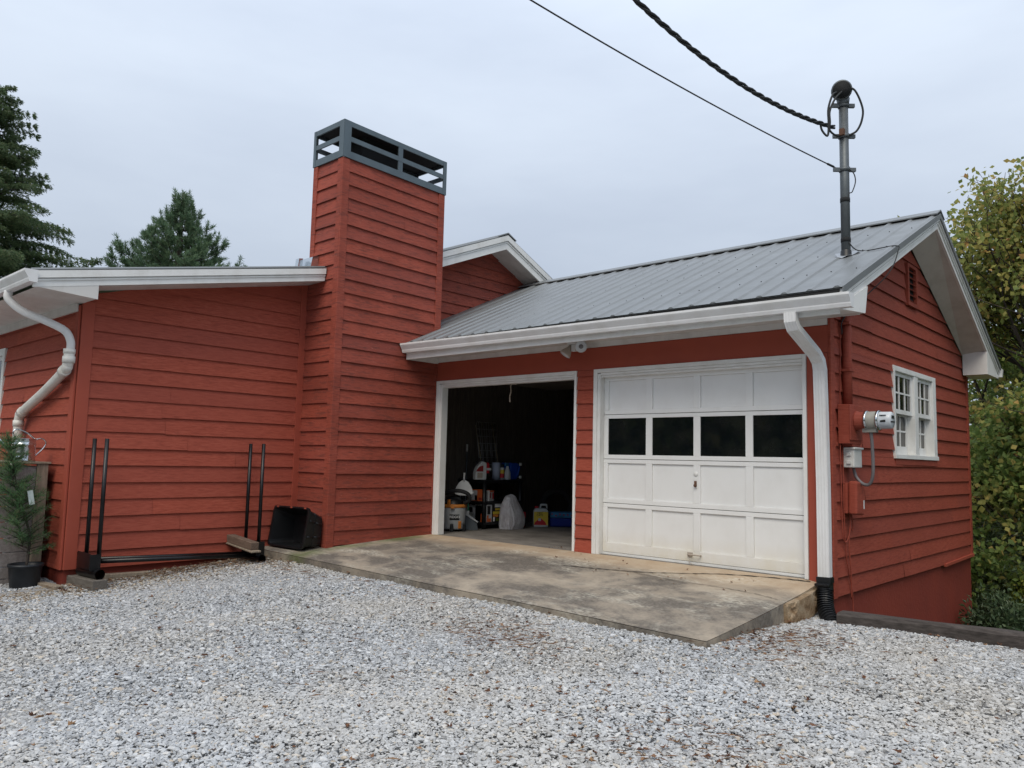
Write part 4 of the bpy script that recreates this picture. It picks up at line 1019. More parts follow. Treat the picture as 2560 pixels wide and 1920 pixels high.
fc = Vector((5.575, 0.80, 5.20)) + hd * 0.066; rr = Vector((0.74, 0.67, 0)); fw = Vector((0.33, -0.9, 0))
MP = Vector((5.575, 0.85, 0))
def loc(a, z, f=0.0): return MP + rr * a + fw * f + Vector((0, 0, z))
anch = loc(-0.13, 4.80, 0.10)
for pts in ([fc + rr * 0.02 + Vector((0, 0, 0.01)), loc(0.12, 5.17, 0.14), loc(0.205, 4.98, 0.12), loc(0.195, 4.84, 0.10), loc(0.14, 4.74, 0.06), loc(0.06, 4.70, 0.03)],
            [fc - rr * 0.06 - Vector((0, 0, 0.03)), loc(-0.12, 5.10, 0.14), loc(-0.165, 4.95, 0.14), loc(-0.165, 4.80, 0.13), loc(-0.17, 4.68, 0.12), loc(-0.19, 4.655, 0.12), loc(-0.24, 4.72, 0.12), loc(-0.255, 4.80, 0.14)],
            [fc + rr * 0.0 - Vector((0, 0, 0.02)), loc(-0.09, 5.06, 0.15), loc(-0.15, 4.92, 0.15), loc(-0.15, 4.80, 0.14), loc(-0.155, 4.72, 0.12), loc(-0.10, 4.68, 0.08), loc(-0.05, 4.68, 0.05)]):
    MB().tube(bez(pts, 8), 0.0115, 8).build('drip_loop', 'cable', SM)
MB().obox(loc(-0.02, 4.72, 0.06), (0.05, 0.05, 0.07)).build('insulator', 'rust', SM)
MB().tube(bez([loc(0.05, 4.31, 0.05), loc(0.10, 4.26, 0.05), loc(0.115, 4.17, 0.05), loc(0.08, 4.06, 0.05), loc(0.035, 3.99, 0.045), loc(0.03, 3.55, 0.045), loc(0.05, 3.47, 0.06), loc(0.12, 3.41, 0.06), (5.80, 0.88, 3.39), (6.06, 0.90, 3.40), (6.09, 0.88, 3.33), (6.03, 0.70, 3.05), (5.76, 0.28, 2.60), (5.74, 0.22, 2.4)], 8), 0.006, 6).build('telephone_lead', 'cable', SM)
# overhead cables
def sag(p, q, s, n): return [p.lerp(q, i / n) - Vector((0, 0, s * 4 * (i / n) * (1 - i / n))) for i in range(n + 1)]
A = Vector((5.481, 0.82, 4.817))
def run(P0, c1, c2, smax, send, n):
    # cable path: rises with the square of the distance near the mast, then runs straight on to its pole
    o_ = []; h = Vector((-0.62, -3.15, 0)).normalized()
    for i in range(n + 1):
        q = send * i / n; z = c1 * q + c2 * q * q if q < smax else c1 * smax + c2 * smax ** 2 + (c1 + 2 * c2 * smax) * (q - smax)
        o_.append(P0 + h * q + Vector((0, 0, z)))
    return o_
C0 = run(A, -0.1245, 0.0726, 5.0, 14.0, 230); m = MB()
for ph in (0, 2.094, 4.189):
    pts = []
    for i, p in enumerate(C0):
        t = (C0[min(i + 1, 230)] - C0[max(i - 1, 0)]).normalized(); q = t.cross(Vector((0, 0, 1))).normalized(); u = q.cross(t)
        d = (p - A).length; a = d / 0.40 * 6.283 + ph + 0.5 * math.sin(d * 1.3); r = 0.0155
        pts.append(p + q * math.cos(a) * r + u * math.sin(a) * r)
    m.tube(pts, 0.0118, 7)
solo(m, 'power_cable', 'cable', 'thick twisted black power cable strung to the top of the mast', 'cable', A)
A2 = Vector((5.50, 0.81, 4.345)); T2 = run(A2, 0.0335, 0.0098, 8, 14, 60)
m = MB(); m.tube(T2, 0.0068, 6); m.tube([T2[0].lerp(T2[1], 0.2), T2[0].lerp(T2[1], 0.7)], 0.012, 8)
solo(m, 'telephone_cable', 'cable', 'thin dark telephone line clamped halfway up the mast', 'cable', A2)

# electric meter on the gable wall
EM = thing('electric_meter', 'round glass electric meter on a red painted box and conduit', 'electric meter', (W + 0.1, 0.3, 1.5))
MB().tube([(W + 0.06, 0.33, 1.70), (W + 0.06, 0.33, 2.62)], 0.046, 16).build('conduit', 'red_gable', EM)
for z in (2.05, 2.52): MB().box(W + 0.015, W + 0.112, 0.255, 0.405, z - 0.012, z + 0.012).build('conduit_strap', 'red_gable', EM)
bx = MB().box(W + 0.024, W + 0.135, 0.155, 0.475, 1.315, 1.70); bx.box(W + 0.135, W + 0.146, 0.145, 0.485, 1.35, 1.70); bx.box(W + 0.024, W + 0.13, 0.25, 0.46, 1.29, 1.318); bx.build('meter_box', 'red_gable', EM, 0.006)
ax = (1, 0, 0); c0 = (W + 0.146, 0.315, 1.545)
m = MB(); m.lathe([(0.0, 0.0), (0.096, 0.0), (0.096, 0.012), (0.086, 0.018), (0.086, 0.09), (0.0, 0.09)], c0, ax, 28); m.build('socket_ring', 'red_gable', EM)
m = MB(); m.lathe([(0.088, 0.09), (0.088, 0.20), (0.0, 0.20)], c0, ax, 28); m.box(W + 0.21, W + 0.34, 0.285, 0.345, 1.43, 1.47); m.build('collar', 'meterbody', EM)
m = MB()
for h in (0.088, 0.198): m.lathe([(0.089, h), (0.097, h + 0.002), (0.097, h + 0.022), (0.089, h + 0.024)], c0, ax, 28)
m.build('sealing_ring', 'zinc', EM)
m = MB(); m.lathe([(0.084, 0.222), (0.082, 0.325), (0.076, 0.335), (0.0, 0.336)], c0, ax, 28); mt_ = m.build('meter', 'lens', EM)
for c_, s_ in (((W + 0.484, 0.315, 1.575), (0.004, 0.07, 0.03)), ((W + 0.484, 0.315, 1.53), (0.004, 0.11, 0.012)), ((W + 0.416, 0.235, 1.535), (0.05, 0.006, 0.022)), ((W + 0.416, 0.236, 1.59), (0.06, 0.006, 0.008))): MB().obox(c_, s_).build('dial', 'blacktext', mt_)
# white utility box with flexible conduit
UB = thing('utility_box', 'small white plastic utility box below the electric meter', 'utility box', (W + 0.08, 0.4, 1.2))
m = MB(); m.box(W + 0.024, W + 0.13, 0.28, 0.50, 1.085, 1.27); m.add([], []); m.box(W + 0.02, W + 0.145, 0.265, 0.515, 1.262, 1.285); m.build('case', 'greybox', UB, 0.008)
for z in (1.12, 1.20): MB().box(W + 0.06, W + 0.10, 0.262, 0.281, z, z + 0.035).build('hinge', 'greybox', UB, 0.003)
m = MB(); m.tube(bez([(W + 0.28, 0.315, 1.44), (W + 0.285, 0.33, 1.30), (W + 0.275, 0.37, 1.05), (W + 0.235, 0.40, 0.935), (W + 0.17, 0.41, 0.925), (W + 0.10, 0.42, 0.99), (W + 0.07, 0.42, 1.09)], 8), 0.0155, 10); m.build('flex_conduit', 'flexgrey', UB)
# red painted telephone box
TB = thing('telephone_box', 'red painted telephone junction box low on the gable wall', 'junction box', (W + 0.08, 0.4, 0.78))
m = MB(); m.box(W + 0.024, W + 0.06, 0.27, 0.50, 0.635, 0.935); m.build('back_plate', 'red_gable', TB, 0.006)
m = MB(); m.prism([(0.285, 0.63), (0.50, 0.615), (0.515, 0.94), (0.30, 0.955)], W + 0.061, W + 0.145); m.build('cover', 'red_gable', TB, 0.02, 3)
MB().box(W + 0.1455, W + 0.147, 0.47, 0.495, 0.68, 0.765).build('sticker', 'whitetext', TB)
m = MB()
for pts in ([(W + 0.05, 0.36, 0.63), (W + 0.05, 0.37, 0.5), (W + 0.04, 0.33, 0.39), (W + 0.04, 0.24, 0.36), (W + 0.04, 0.19, 0.46), (W + 0.035, 0.19, 0.8), (W + 0.035, 0.18, 1.6), (W + 0.035, 0.24, 2.5)],
            [(W + 0.05, 0.40, 0.63), (W + 0.055, 0.43, 0.52), (W + 0.05, 0.42, 0.46), (W + 0.045, 0.37, 0.50), (W + 0.04, 0.36, 0.3), (W + 0.04, 0.40, 0.0), (W + 0.03, 0.42, -0.2)],
            [(W + 0.034, 0.245, 1.3), (W + 0.034, 0.25, 0.6), (W + 0.034, 0.30, 0.2), (W + 0.034, 0.44, -0.15), (W + 0.03, 0.46, -0.5)]): m.tube(bez(pts, 8), 0.0055, 6)
m.build('wires', 'red_gable', TB)

# flood light under the garage eave
FLD = thing('flood_light', 'twin head flood light under the garage eave between the two doors', 'flood light', (2.72, -0.15, 2.535))
m = MB(); m.box(2.60, 2.74, -0.22, -0.10, 2.505, 2.534); m.lathe([(0.03, 0), (0.025, -0.03)], (2.67, -0.16, 2.505), n=12); m.build('base', 'offwhite', FLD, 0.006)
m = MB(); m.obox((2.675, -0.17, 2.46), (0.06, 0.05, 0.08)); m.build('sensor', 'offwhite', FLD, 0.006)
for (c, d, glass) in (((2.80, -0.20, 2.465), (0.62, -0.75, -0.12), True), ((2.58, -0.19, 2.42), (-0.35, -0.45, -0.8), False)):
    c = Vector(c); d = Vector(d).normalized()
    m = MB(); m.lathe([(0.0, -0.10), (0.027, -0.095), (0.031, -0.053), (0.062, 0.006), (0.073, 0.045), (0.066, 0.05)], c, d, 22); m.tube([(2.67, -0.165, 2.49), c - d * 0.07], 0.012, 8); hd_ = m.build('lamp_head', 'tanbulb' if not glass else 'offwhite', FLD)
    m = MB(); m.lathe([(0.066, 0.048), (0.036, 0.058), (0.0, 0.061)], c, d, 22); m.build('lens', 'lens', hd_)
    if glass: m = MB(); m.lathe([(0.028, 0.060), (0.026, 0.064), (0, 0.0645)], c, d, 16); m.build('lens_centre', 'flexgrey', hd_)

# firewood rack
FR = thing('firewood_rack', 'empty black steel firewood rack with four posts along the left wall', 'firewood rack', (-0.4, -3.5, -0.25))
rx0, rx1 = -0.56, -0.36
for (yL, zf, sgn) in ((-4.45, -0.205, 1), (-2.55, -0.185, -1)):
    m = MB(); m.tube([(-0.66, yL, zf), (-0.22, yL + (0.04 if sgn > 0 else 0.0), zf - 0.004)], 0.052, 18, cap=False); m.tube([(-0.22, yL + (0.04 if sgn > 0 else 0), zf - 0.004), (-0.655, yL, zf)], 0.046, 18, cap=False); m.build('foot_pipe', 'rack', FR)
    for i, px in enumerate((rx0 - 0.02, rx1 + 0.03)):
        yo = yL + (0.02 if sgn > 0 else -0.03) + (0.035 * i)
        MB().tube([(px, yo, zf + 0.05), (px, yo - 0.02 * sgn * 0, 1.21)], 0.0215, 14).build('post', 'rack', FR)
    m = MB(); m.box(rx0 - 0.075, rx1 + 0.075, yL - 0.05, yL - 0.042, zf + 0.04, zf + 0.21); m.box(rx1 + 0.075, rx1 + 0.083, yL - 0.05, yL + 0.06, zf + 0.03, zf + 0.20); m.build('bracket', 'rack', FR)
for px in (rx0 + 0.0, rx1 + 0.02):
    MB().tube([(px, -4.40, -0.085), (px, -2.56, -0.15)], 0.024, 14).build('rail', 'rack', FR)
    if px > -0.4: MB().tube([(px, -4.415, -0.0845), (px, -4.40, -0.085)], 0.022, 12).build('rail_cap', 'zinc', FR)
# wood blocks
def block(c, size, rz, mat, label, ry=0.0):
    m = MB(); R = Matrix.Rotation(rz, 3, 'Z') @ Matrix.Rotation(ry, 3, 'Y'); m.obox(c, size, R)
    solo(m, 'wood_block', mat, label, 'wood block', c, 'wood blocks around the firewood rack', 0.006)
block((-0.47, -4.45, -0.312), (0.60, 0.155, 0.105), 0.10, 'block', 'thick grey block under the left foot of the firewood rack')
block((-0.60, -4.10, -0.300), (0.10, 0.66, 0.075), -0.14, 'greypost', 'thin flat plank lying against the wall behind the left rack foot', 0)
block((-0.70, -4.74, -0.355), (0.46, 0.09, 0.06), 0.15, 'greypost', 'short plank on the gravel between planter and rack')
block((-0.44, -2.70, 0.008), (0.56, 0.11, 0.088), 0.04, 'brownblock', 'brown block resting on the right end of the firewood rack', 0.10)
block((-0.42, -2.70, -0.052), (0.62, 0.13, 0.022), 0.02, 'greypost', 'thin splintered board under the brown block on the rack', 0.10)
# storage tote lying on its side
ST = thing('storage_tote', 'empty black plastic tote lying on its side on the slab corner', 'tote', (-0.35, -2.0, -0.12))
fo = [Vector(q) for q in ((-0.675, -2.225, -0.078), (0.04, -2.16, -0.08), (0.075, -2.10, 0.435), (-0.655, -2.16, 0.43))]
bo = [Vector(q) for q in ((-0.61, -1.89, -0.065), (-0.03, -1.845, -0.068), (-0.01, -1.845, 0.315), (-0.60, -1.89, 0.31))]
def tring(q, ins, sh):
    # rounded quad at blend q between opening and bottom, inset by ins, shifted by sh
    P4 = [a.lerp(b_, q) for a, b_ in zip(fo, bo)]; cen = sum(P4, Vector()) / 4; P4 = [cen + (v - cen) * (1 - ins) for v in P4]; o_ = []
    for i in range(4):
        v, p_, n_ = P4[i], P4[i - 1], P4[(i + 1) % 4]; d1 = (p_ - v).normalized() * 0.055; d2 = (n_ - v).normalized() * 0.055
        for t_ in (0, 0.33, 0.67, 1): o_.append(v + d1 * (1 - t_) ** 2 + d2 * t_ ** 2 + Vector((0, 0, sh)))
    return o_
def skin(m, rings, cap_last):
    k = len(rings[0]); vs = sum(rings, [])
    m.add(vs, [(i * k + j, i * k + (j + 1) % k, (i + 1) * k + (j + 1) % k, (i + 1) * k + j) for i in range(len(rings) - 1) for j in range(k)] + ([tuple((len(rings) - 1) * k + j for j in range(k))] if cap_last else []))
m = MB(); skin(m, [tring(0.0, 0.075, 0), tring(0.0, 0, 0), tring(0.09, -0.005, 0), tring(0.095, 0.05, 0), tring(0.5, 0.05, 0), tring(0.51, 0.035, 0), tring(1.0, 0.04, 0)], True); m.build('tub', 'black', ST)
m = MB(); skin(m, [tring(0.0, 0.078, 0), tring(0.95, 0.09, 0)], True); m.build('tub_inside', 'black', ST)
for q0, q1 in ((0.12, 0.45), (0.55, 0.92)):
    for f_ in (0.3, 0.7):
        pa = fo[1].lerp(bo[1], q0).lerp(fo[2].lerp(bo[2], q0), f_); pb = fo[1].lerp(bo[1], q1).lerp(fo[2].lerp(bo[2], q1), f_)
        MB().tube([pa + Vector((-0.012, 0, 0)), pb + Vector((-0.012, 0, 0))], 0.014, 6).build('rib', 'black', ST)
for f_ in (0.12, 0.5, 0.88):
    q = fo[3].lerp(fo[2], f_) + Vector((0, 0.004, -0.012)); MB().obox(q, (0.035, 0.03, 0.018)).build('rim_slot', 'red_flat', ST)

# planter with watering can and potted conifer
PL = thing('wooden_planter', 'tall weathered grey plank planter box by the house corner', 'planter', (-1.6, -4.8, -0.4))
px0, px1, py0, py1 = -2.2, -1.12, -5.95, -4.70
m = MB(); zc = -0.44
while zc < 0.88:
    h = random.uniform(0.125, 0.175); m.box(px1 - 0.03 + random.uniform(-.003, .003), px1 - 0.006, py0 + 0.02, py1 - 0.115, zc, min(zc + h, 0.90) - 0.009); m.box(px0 + 0.02, px1 - 0.03, py0, py0 + 0.024, zc, min(zc + h, 0.90) - 0.009); m.box(px0 + 0.02, px1 - 0.03, py1 - 0.024, py1 - 0.002, zc, min(zc + h, 0.90) - 0.009); zc += h
m.build('boards', 'greywood', PL, 0.003)
MB().box(px1 - 0.03, px1 + 0.012, py1 - 0.11, py1, -0.14, 0.918).build('post', 'greypost', PL, 0.005)
MB().box(px1 - 0.03, px1 - 0.002, py1 - 0.03, py1 - 0.002, -0.45, -0.142).build('post', 'greypost', PL, 0.004)
MB().box(px1 - 0.03, px1 + 0.012, py0 - 0.01, py0 + 0.10, -0.45, 0.918).build('post', 'greypost', PL, 0.005)
MB().box(px0 - 0.02, px1 + 0.03, py0 - 0.03, py1 + 0.02, 0.92, 0.942).build('top_board', 'greypost', PL, 0.004)
WC = thing('watering_can', 'shiny galvanized watering can on top of the grey planter', 'watering can', (-1.24, -4.92, 0.942)); cc = Vector((-1.24, -4.92, 0.942))
m = MB(); m.lathe([(0.0, 0.0), (0.115, 0.0), (0.12, 0.012), (0.114, 0.02), (0.112, 0.175), (0.118, 0.18), (0.118, 0.19), (0.112, 0.195), (0.11, 0.245), (0.116, 0.25), (0.105, 0.248), (0.10, 0.1)], cc, n=36); m.build('tank', 'zinc', WC)
m = MB(); m.tube([cc + Vector((0.03, -0.10, 0.06)), cc + Vector((0.05, -0.265, 0.25))], [0.026, 0.015], 12); m.tube([cc + Vector((0.03, -0.10, 0.195)), cc + Vector((0.045, -0.225, 0.197))], 0.004, 6); m.build('spout', 'zinc', WC)
m = MB(); d = Vector((0.1, -0.75, 0.6)).normalized(); m.lathe([(0.014, 0), (0.05, 0.05), (0.052, 0.056), (0, 0.06)], cc + Vector((0.05, -0.26, 0.245)), d, 20); m.build('rose', 'zinc', WC)
m = MB(); m.tube(bez([cc + Vector((0, -0.085, 0.245)), cc + Vector((0, -0.115, 0.31)), cc + Vector((0, -0.08, 0.35)), cc + Vector((0, 0.02, 0.315)), cc + Vector((0, 0.10, 0.25))], 7), 0.009, 8); m.tube(bez([cc + Vector((0.0, 0.115, 0.245)), cc + Vector((0, 0.175, 0.255)), cc + Vector((0, 0.215, 0.21)), cc + Vector((0, 0.185, 0.14)), cc + Vector((0, 0.112, 0.06))], 7), 0.008, 8); m.build('handle', 'zinc', WC)

# ------------------------------------------------------------------ foliage helpers
def nrm(a): return a / np.maximum(np.linalg.norm(a, axis=-1, keepdims=True), 1e-9)
def cards(P, D, Ln, Wd, roll=None):
    n = len(P); D = nrm(D); up = RNG.normal(0, 1, (n, 3)); S = nrm(np.cross(D, up)); N_ = np.cross(S, D)
    Ln = np.asarray(Ln)[:, None] if np.ndim(Ln) else Ln; Wd = np.asarray(Wd)[:, None] if np.ndim(Wd) else Wd
    b = RNG.uniform(-0.15, 0.15, (n, 1)) * Ln
    V = np.stack([P, P + D * Ln * 0.45 + S * Wd * 0.5 + N_ * b, P + D * Ln, P + D * Ln * 0.45 - S * Wd * 0.5 + N_ * b], 1).reshape(-1, 3)
    F = np.arange(4 * n).reshape(n, 4); return V, F
def tree_thing(name, label, cat, base, group=None): return thing(name, label, cat, base, group)
def hemlock(base, Hh, Rr, label, ncards=42000, zvis=0.0, seed=1, clen=0.085, cw=0.024, mat='hemlock', name='hemlock_tree', group=None):
    T = tree_thing(name, label, 'tree', base, group); b = np.array(base); lean_ = Vector((random.uniform(-.01, .01), random.uniform(-.01, .01), 1))
    m = MB(); m.tube([Vector(base), Vector(base) + Vector((0, 0, Hh * 0.5)), Vector(base) + Vector((0, 0, Hh * 0.98))], [Rr * 0.09, Rr * 0.05, 0.008], 9)
    hs = np.concatenate([np.arange(0.6, Hh * zvis, 0.55), np.arange(max(0.6, Hh * zvis), Hh - 0.15, 0.13)]); br = []
    for h in hs:
        for q in range(5 if h > Hh * zvis else 4):
            f = 1 - h / Hh; Lb = (Rr * f ** 1.0 + 0.25) * random.uniform(0.7, 1.15); br.append((min(h + random.uniform(-.3, .3), Hh - 0.1), random.uniform(0, 6.283), Lb))
    br = np.array(br); tot = br[:, 2] ** 1.3; idx = RNG.choice(len(br), ncards, p=tot / tot.sum()); h, az, Lb = br[idx].T
    nt_ = np.maximum((Lb / 0.13).astype(int), 3); s = np.minimum((RNG.integers(0, 1000, ncards) % nt_ + 0.6 + RNG.uniform(-.16, .16, ncards)) / nt_, 1.0)
    tlat = RNG.uniform(-1, 1, ncards) * (0.30 * (1 - s) + 0.08) * np.minimum(Lb, 1.6); s = s + np.abs(tlat) / Lb * 0.6
    d = np.stack([np.cos(az), np.sin(az), np.zeros(ncards)], 1); lt = np.stack([-np.sin(az), np.cos(az), np.zeros(ncards)], 1)
    rise = 0.45 * (h / Hh) ** 2
    z = h + Lb * ((0.24 + rise) * s - 0.36 * s ** 2.2) - np.abs(tlat) * 0.35 + RNG.normal(0, 0.03, ncards)
    P = b + d * (s * Lb)[:, None] + lt * tlat[:, None]; P[:, 2] = b[2] + z
    D = d * 0.7 + lt * np.sign(tlat)[:, None] * 0.55 + np.stack([np.zeros(ncards)] * 2 + [-0.25 - 0.5 * s + rise], 1) + RNG.normal(0, 0.35, (ncards, 3))
    V, F = cards(P, D, RNG.uniform(0.6, 1.3, ncards) * clen, RNG.uniform(0.7, 1.2, ncards) * cw)
    for (hh, aa, ll) in br[::2]:
        dd = Vector((math.cos(aa), math.sin(aa), 0)); rs = 0.45 * (hh / Hh) ** 2
        m.tube([Vector(base) + Vector((0, 0, hh)) + dd * (t_ * ll) + Vector((0, 0, ll * ((0.20 + rs) * t_ - 0.42 * t_ ** 2.2))) for t_ in (0, 0.35, 0.7, 1.0)], [0.022 * ll ** 0.6, 0.014 * ll ** 0.6, 0.007, 0.003], 4, cap=False)
    m.build('trunk', 'bark', T); npmesh('crown', V, F, mat, T); return T
def pine(base, Hh, Rr, label, zvis=0.4, ntuft=5200, needle=0.12, nper=13, mat='pine', dens=1.0, name='white_pine_tree', azr=None, shoots=True, nw=0.010, topf=0.8, step=0.36, twig=4.5, pointed=False):
    T = tree_thing(name, label, 'tree', base); B0 = Vector(base); m = MB()
    m.tube([B0, B0 + Vector((0, 0, Hh * 0.5)), B0 + Vector((0, 0, Hh))], [Rr * 0.06, Rr * 0.035, 0.012], 9)
    P, D = [], []; h = Hh * zvis
    segs = []
    while h < Hh - 0.3:
        f = 1 - h / Hh; nb = 6
        for q in range(nb):
            az = (q / nb * 6.283 + random.uniform(-.4, .4)) if azr is None else random.uniform(*azr)
            Lb = min(0.44 * (Hh - h) + 0.06 * (Hh - h) ** 2, 2.2) * random.uniform(0.7, 1.08) if pointed else (Rr * f ** topf + 0.25) * random.uniform(0.65, 1.12); d = Vector((math.cos(az), math.sin(az), 0))
            pts = [B0 + Vector((0, 0, h)) + d * (t_ * Lb) + Vector((0, 0, Lb * (0.06 * t_ + 0.24 * t_ ** 2.0 * (0.5 + h / Hh)))) for t_ in (0, 0.33, 0.66, 1.0)]
            segs.append(pts)
            m.tube(pts, [0.03 * Lb ** 0.5, 0.02 * Lb ** 0.5, 0.012, 0.006], 5, cap=False)
            for _ in range(int(Lb * twig)):
                t_ = random.uniform(0.25, 1); i = min(int(t_ * 3), 2); p = pts[i].lerp(pts[i + 1], t_ * 3 - i); sd_ = Vector((-d.y, d.x, 0)) * random.choice((-1, 1))
                tw = (d * 0.5 + sd_ * random.uniform(0.2, 1) + Vector((0, 0, random.uniform(0.25, 1.1)))).normalized(); l_ = random.uniform(0.2, 0.5) * min(1, Lb)
                q_ = p + tw * l_; m.tube([p, q_], [0.006, 0.003], 3, cap=False)
                for w_ in np.linspace(0.25, 1, 5): P.append(p.lerp(q_, w_)); D.append((tw + Vector((0, 0, 0.35))).normalized())
            if shoots:
                q_ = pts[-1] + Vector((d.x * 0.15, d.y * 0.15, 1)).normalized() * random.uniform(0.12, 0.4)
                m.tube([pts[-1], q_], [0.006, 0.004], 4, cap=False)
                for w_ in np.linspace(0, 1, 6): P.append(pts[-1].lerp(q_, w_)); D.append(Vector((0, 0, 1)))
        h += step
    if shoots:
        for w_ in np.linspace(0, 1, 14): P.append(B0 + Vector((0, 0, Hh - 0.75 + 0.75 * w_))); D.append(Vector((0, 0, 1)))
        for q in range(6):
            az = q * 1.05; d = Vector((math.cos(az) * 0.45, math.sin(az) * 0.45, 1)).normalized()
            for w_ in np.linspace(0, 1, 7): P.append(B0 + Vector((0, 0, Hh - 0.62)) + d * 0.5 * w_); D.append(d)
    P = np.array([tuple(p) for p in P]); D = np.array([tuple(p) for p in D]); n = len(P)
    PP = np.repeat(P, nper, 0); DD = nrm(np.repeat(D, nper, 0) * 0.75 + RNG.normal(0, 0.5, (n * nper, 3)))
    V, F = cards(PP, DD, RNG.uniform(0.7, 1.15, len(PP)) * needle, nw)
    m.build('trunk', 'bark', T); npmesh('crown', V, F, mat, T); return T
def broadleaf(base, Hh, label, mat, name='maple_tree', spread=0.55, nleaf=16000, leaf=0.11, levels=5, seed=2, trunk_r=0.12, first=0.25, cat='tree', fill=0.25, group=None, lean_=(0, 0), aspect=0.85, skirt=9):
    r = random.Random(seed); T = tree_thing(name, label, cat, base, group); m = MB(); tips = []
    def grow(p, d, l_, rad, lv):
        q = p + d * l_; mid = p.lerp(q, 0.5) + Vector((r.uniform(-1, 1), r.uniform(-1, 1), r.uniform(-.5, .5))) * l_ * 0.06
        m.tube([p, mid, q], [rad, rad * 0.82, rad * 0.66], 7 if lv < 2 else 4, cap=False)
        if lv >= levels - 2:
            for w_ in (0.35, 0.7, 1.0): tips.append((p.lerp(q, w_), d, l_))
        if lv == levels: return
        nb = 3 if lv < 2 else r.choice((2, 3))
        if lv >= 1: nb = max(nb, 2)
        for i in range(nb):
            a = r.uniform(0, 6.283); tl_ = r.uniform(0.3, 0.85) * (spread / 0.55)
            s = d.orthogonal().normalized(); s = Matrix.Rotation(a, 3, d) @ s
            nd = (d * math.cos(tl_) + s * math.sin(tl_) + Vector((0, 0, 0.16))).normalized()
            grow(q if i else p.lerp(q, r.uniform(0.75, 1)), nd, l_ * r.uniform(0.62, 0.86), rad * 0.6, lv + 1)
        if lv < 3 and lv > 0:
            grow(q, (d + Vector((r.uniform(-.2, .2), r.uniform(-.2, .2), 0.25))).normalized(), l_ * 0.8, rad * 0.66, lv + 1)
    l0 = Hh * first
    for i in range(skirt):
        h_ = l0 * r.uniform(0.45, 1.35); az = r.uniform(0, 6.283)
        grow(Vector(base) + Vector((0, 0, min(h_, l0))), Vector((math.cos(az), math.sin(az), r.uniform(0.05, 0.5))).normalized(), Hh * r.uniform(0.12, 0.17), trunk_r * 0.35, 2)
    grow(Vector(base), Vector((lean_[0], lean_[1], 1)).normalized(), l0, trunk_r, 0)
    tp = np.array([tuple(t[0]) for t in tips]); td = np.array([tuple(t[1]) for t in tips])
    idx = RNG.integers(0, len(tp), nleaf); P = tp[idx] + RNG.normal(0, 1, (nleaf, 3)) * np.array([0.15, 0.15, 0.12]) * (Hh / 9.0) ** 0.5
    D = td[idx] * 0.2 + RNG.normal(0, 0.55, (nleaf, 3)) + np.array([0, 0, -0.45])
    V, F = cards(P, D, RNG.uniform(0.6, 1.25, nleaf) * leaf, RNG.uniform(0.7, 1.1, nleaf) * leaf * aspect)
    # keep the tree near its stated height
    m.build('trunk', 'bark', T); npmesh('crown', V, F, mat, T)
    return T
def shrub(base, rx, rz, label, mat, name='shrub', nleaf=5000, leaf=0.08, aspect=0.5, seed=1, group=None, flowers=None):
    r = random.Random(seed); T = tree_thing(name, label, 'shrub', base, group); B0 = Vector(base); m = MB(); P = []; D = []; fl = []
    for i in range(46):
        az = r.uniform(0, 6.283); e_ = r.uniform(0.25, 1.45); d = Vector((math.cos(az) * math.cos(e_), math.sin(az) * math.cos(e_), math.sin(e_)))
        q = B0 + Vector((d.x * rx, d.y * rx, d.z * rz)) * r.uniform(0.75, 1.1); mid = B0.lerp(q, 0.5) + Vector((0, 0, 0.12 * rz))
        m.tube([B0, mid, q], [0.02, 0.012, 0.004], 4, cap=False)
        for w_ in np.linspace(0.35, 1.0, 9): P.append(mid.lerp(q, (w_ - 0.35) / 0.65) if w_ > 0.4 else B0.lerp(mid, 0.9)); D.append(d)
        if e_ > 0.5: fl.append(q)
    P = np.array([tuple(p) for p in P]); D = np.array([tuple(p) for p in D]); idx = RNG.integers(0, len(P), nleaf)
    PP = P[idx] + RNG.normal(0, 1, (nleaf, 3)) * 0.13 * rx; DD = D[idx] * 0.7 + RNG.normal(0, 0.6, (nleaf, 3)) + np.array([0, 0, -0.15])
    V, F = cards(PP, DD, RNG.uniform(0.6, 1.3, nleaf) * leaf, RNG.uniform(0.7, 1.1, nleaf) * leaf * aspect)
    m.build('trunk', 'bark', T); npmesh('crown', V, F, mat, T)
    if flowers:
        for q in fl[:flowers]:
            n = 130; t_ = RNG.uniform(0, 1, n); a = RNG.uniform(0, 6.283, n); d = Vector((r.uniform(-.5, .5), r.uniform(-.5, .5), 0.7)).normalized()
            PP = np.array(q)[None] + np.array(d)[None] * (t_ * 0.17)[:, None] + RNG.normal(0, 1, (n, 3)) * (0.02 * (1 - t_))[:, None]
            V, F = cards(PP, RNG.normal(0, 1, (n, 3)), 0.022, 0.02); npmesh('flower', V, F, 'flower', T)
    return T
# trees behind the house on the left
hemlock((-12.9, -2.75, -1.2), 11.0, 4.1, 'tall dark drooping hemlock at the left edge behind the house', 300000, 0.42, clen=0.08, cw=0.023)
hemlock((-14.3, -0.05, -1.3), 7.6, 1.9, 'small wispy hemlock between the tall hemlock and the pine', 26000, 0.6, clen=0.10, cw=0.03, name='hemlock_tree')
pine((-14.95, 2.7, -1.3), 10.35, 7.6, 'bushy green white pine rising behind the left roof', 0.42, needle=0.15, nper=15, nw=0.016, step=0.2, twig=8.0, pointed=True)

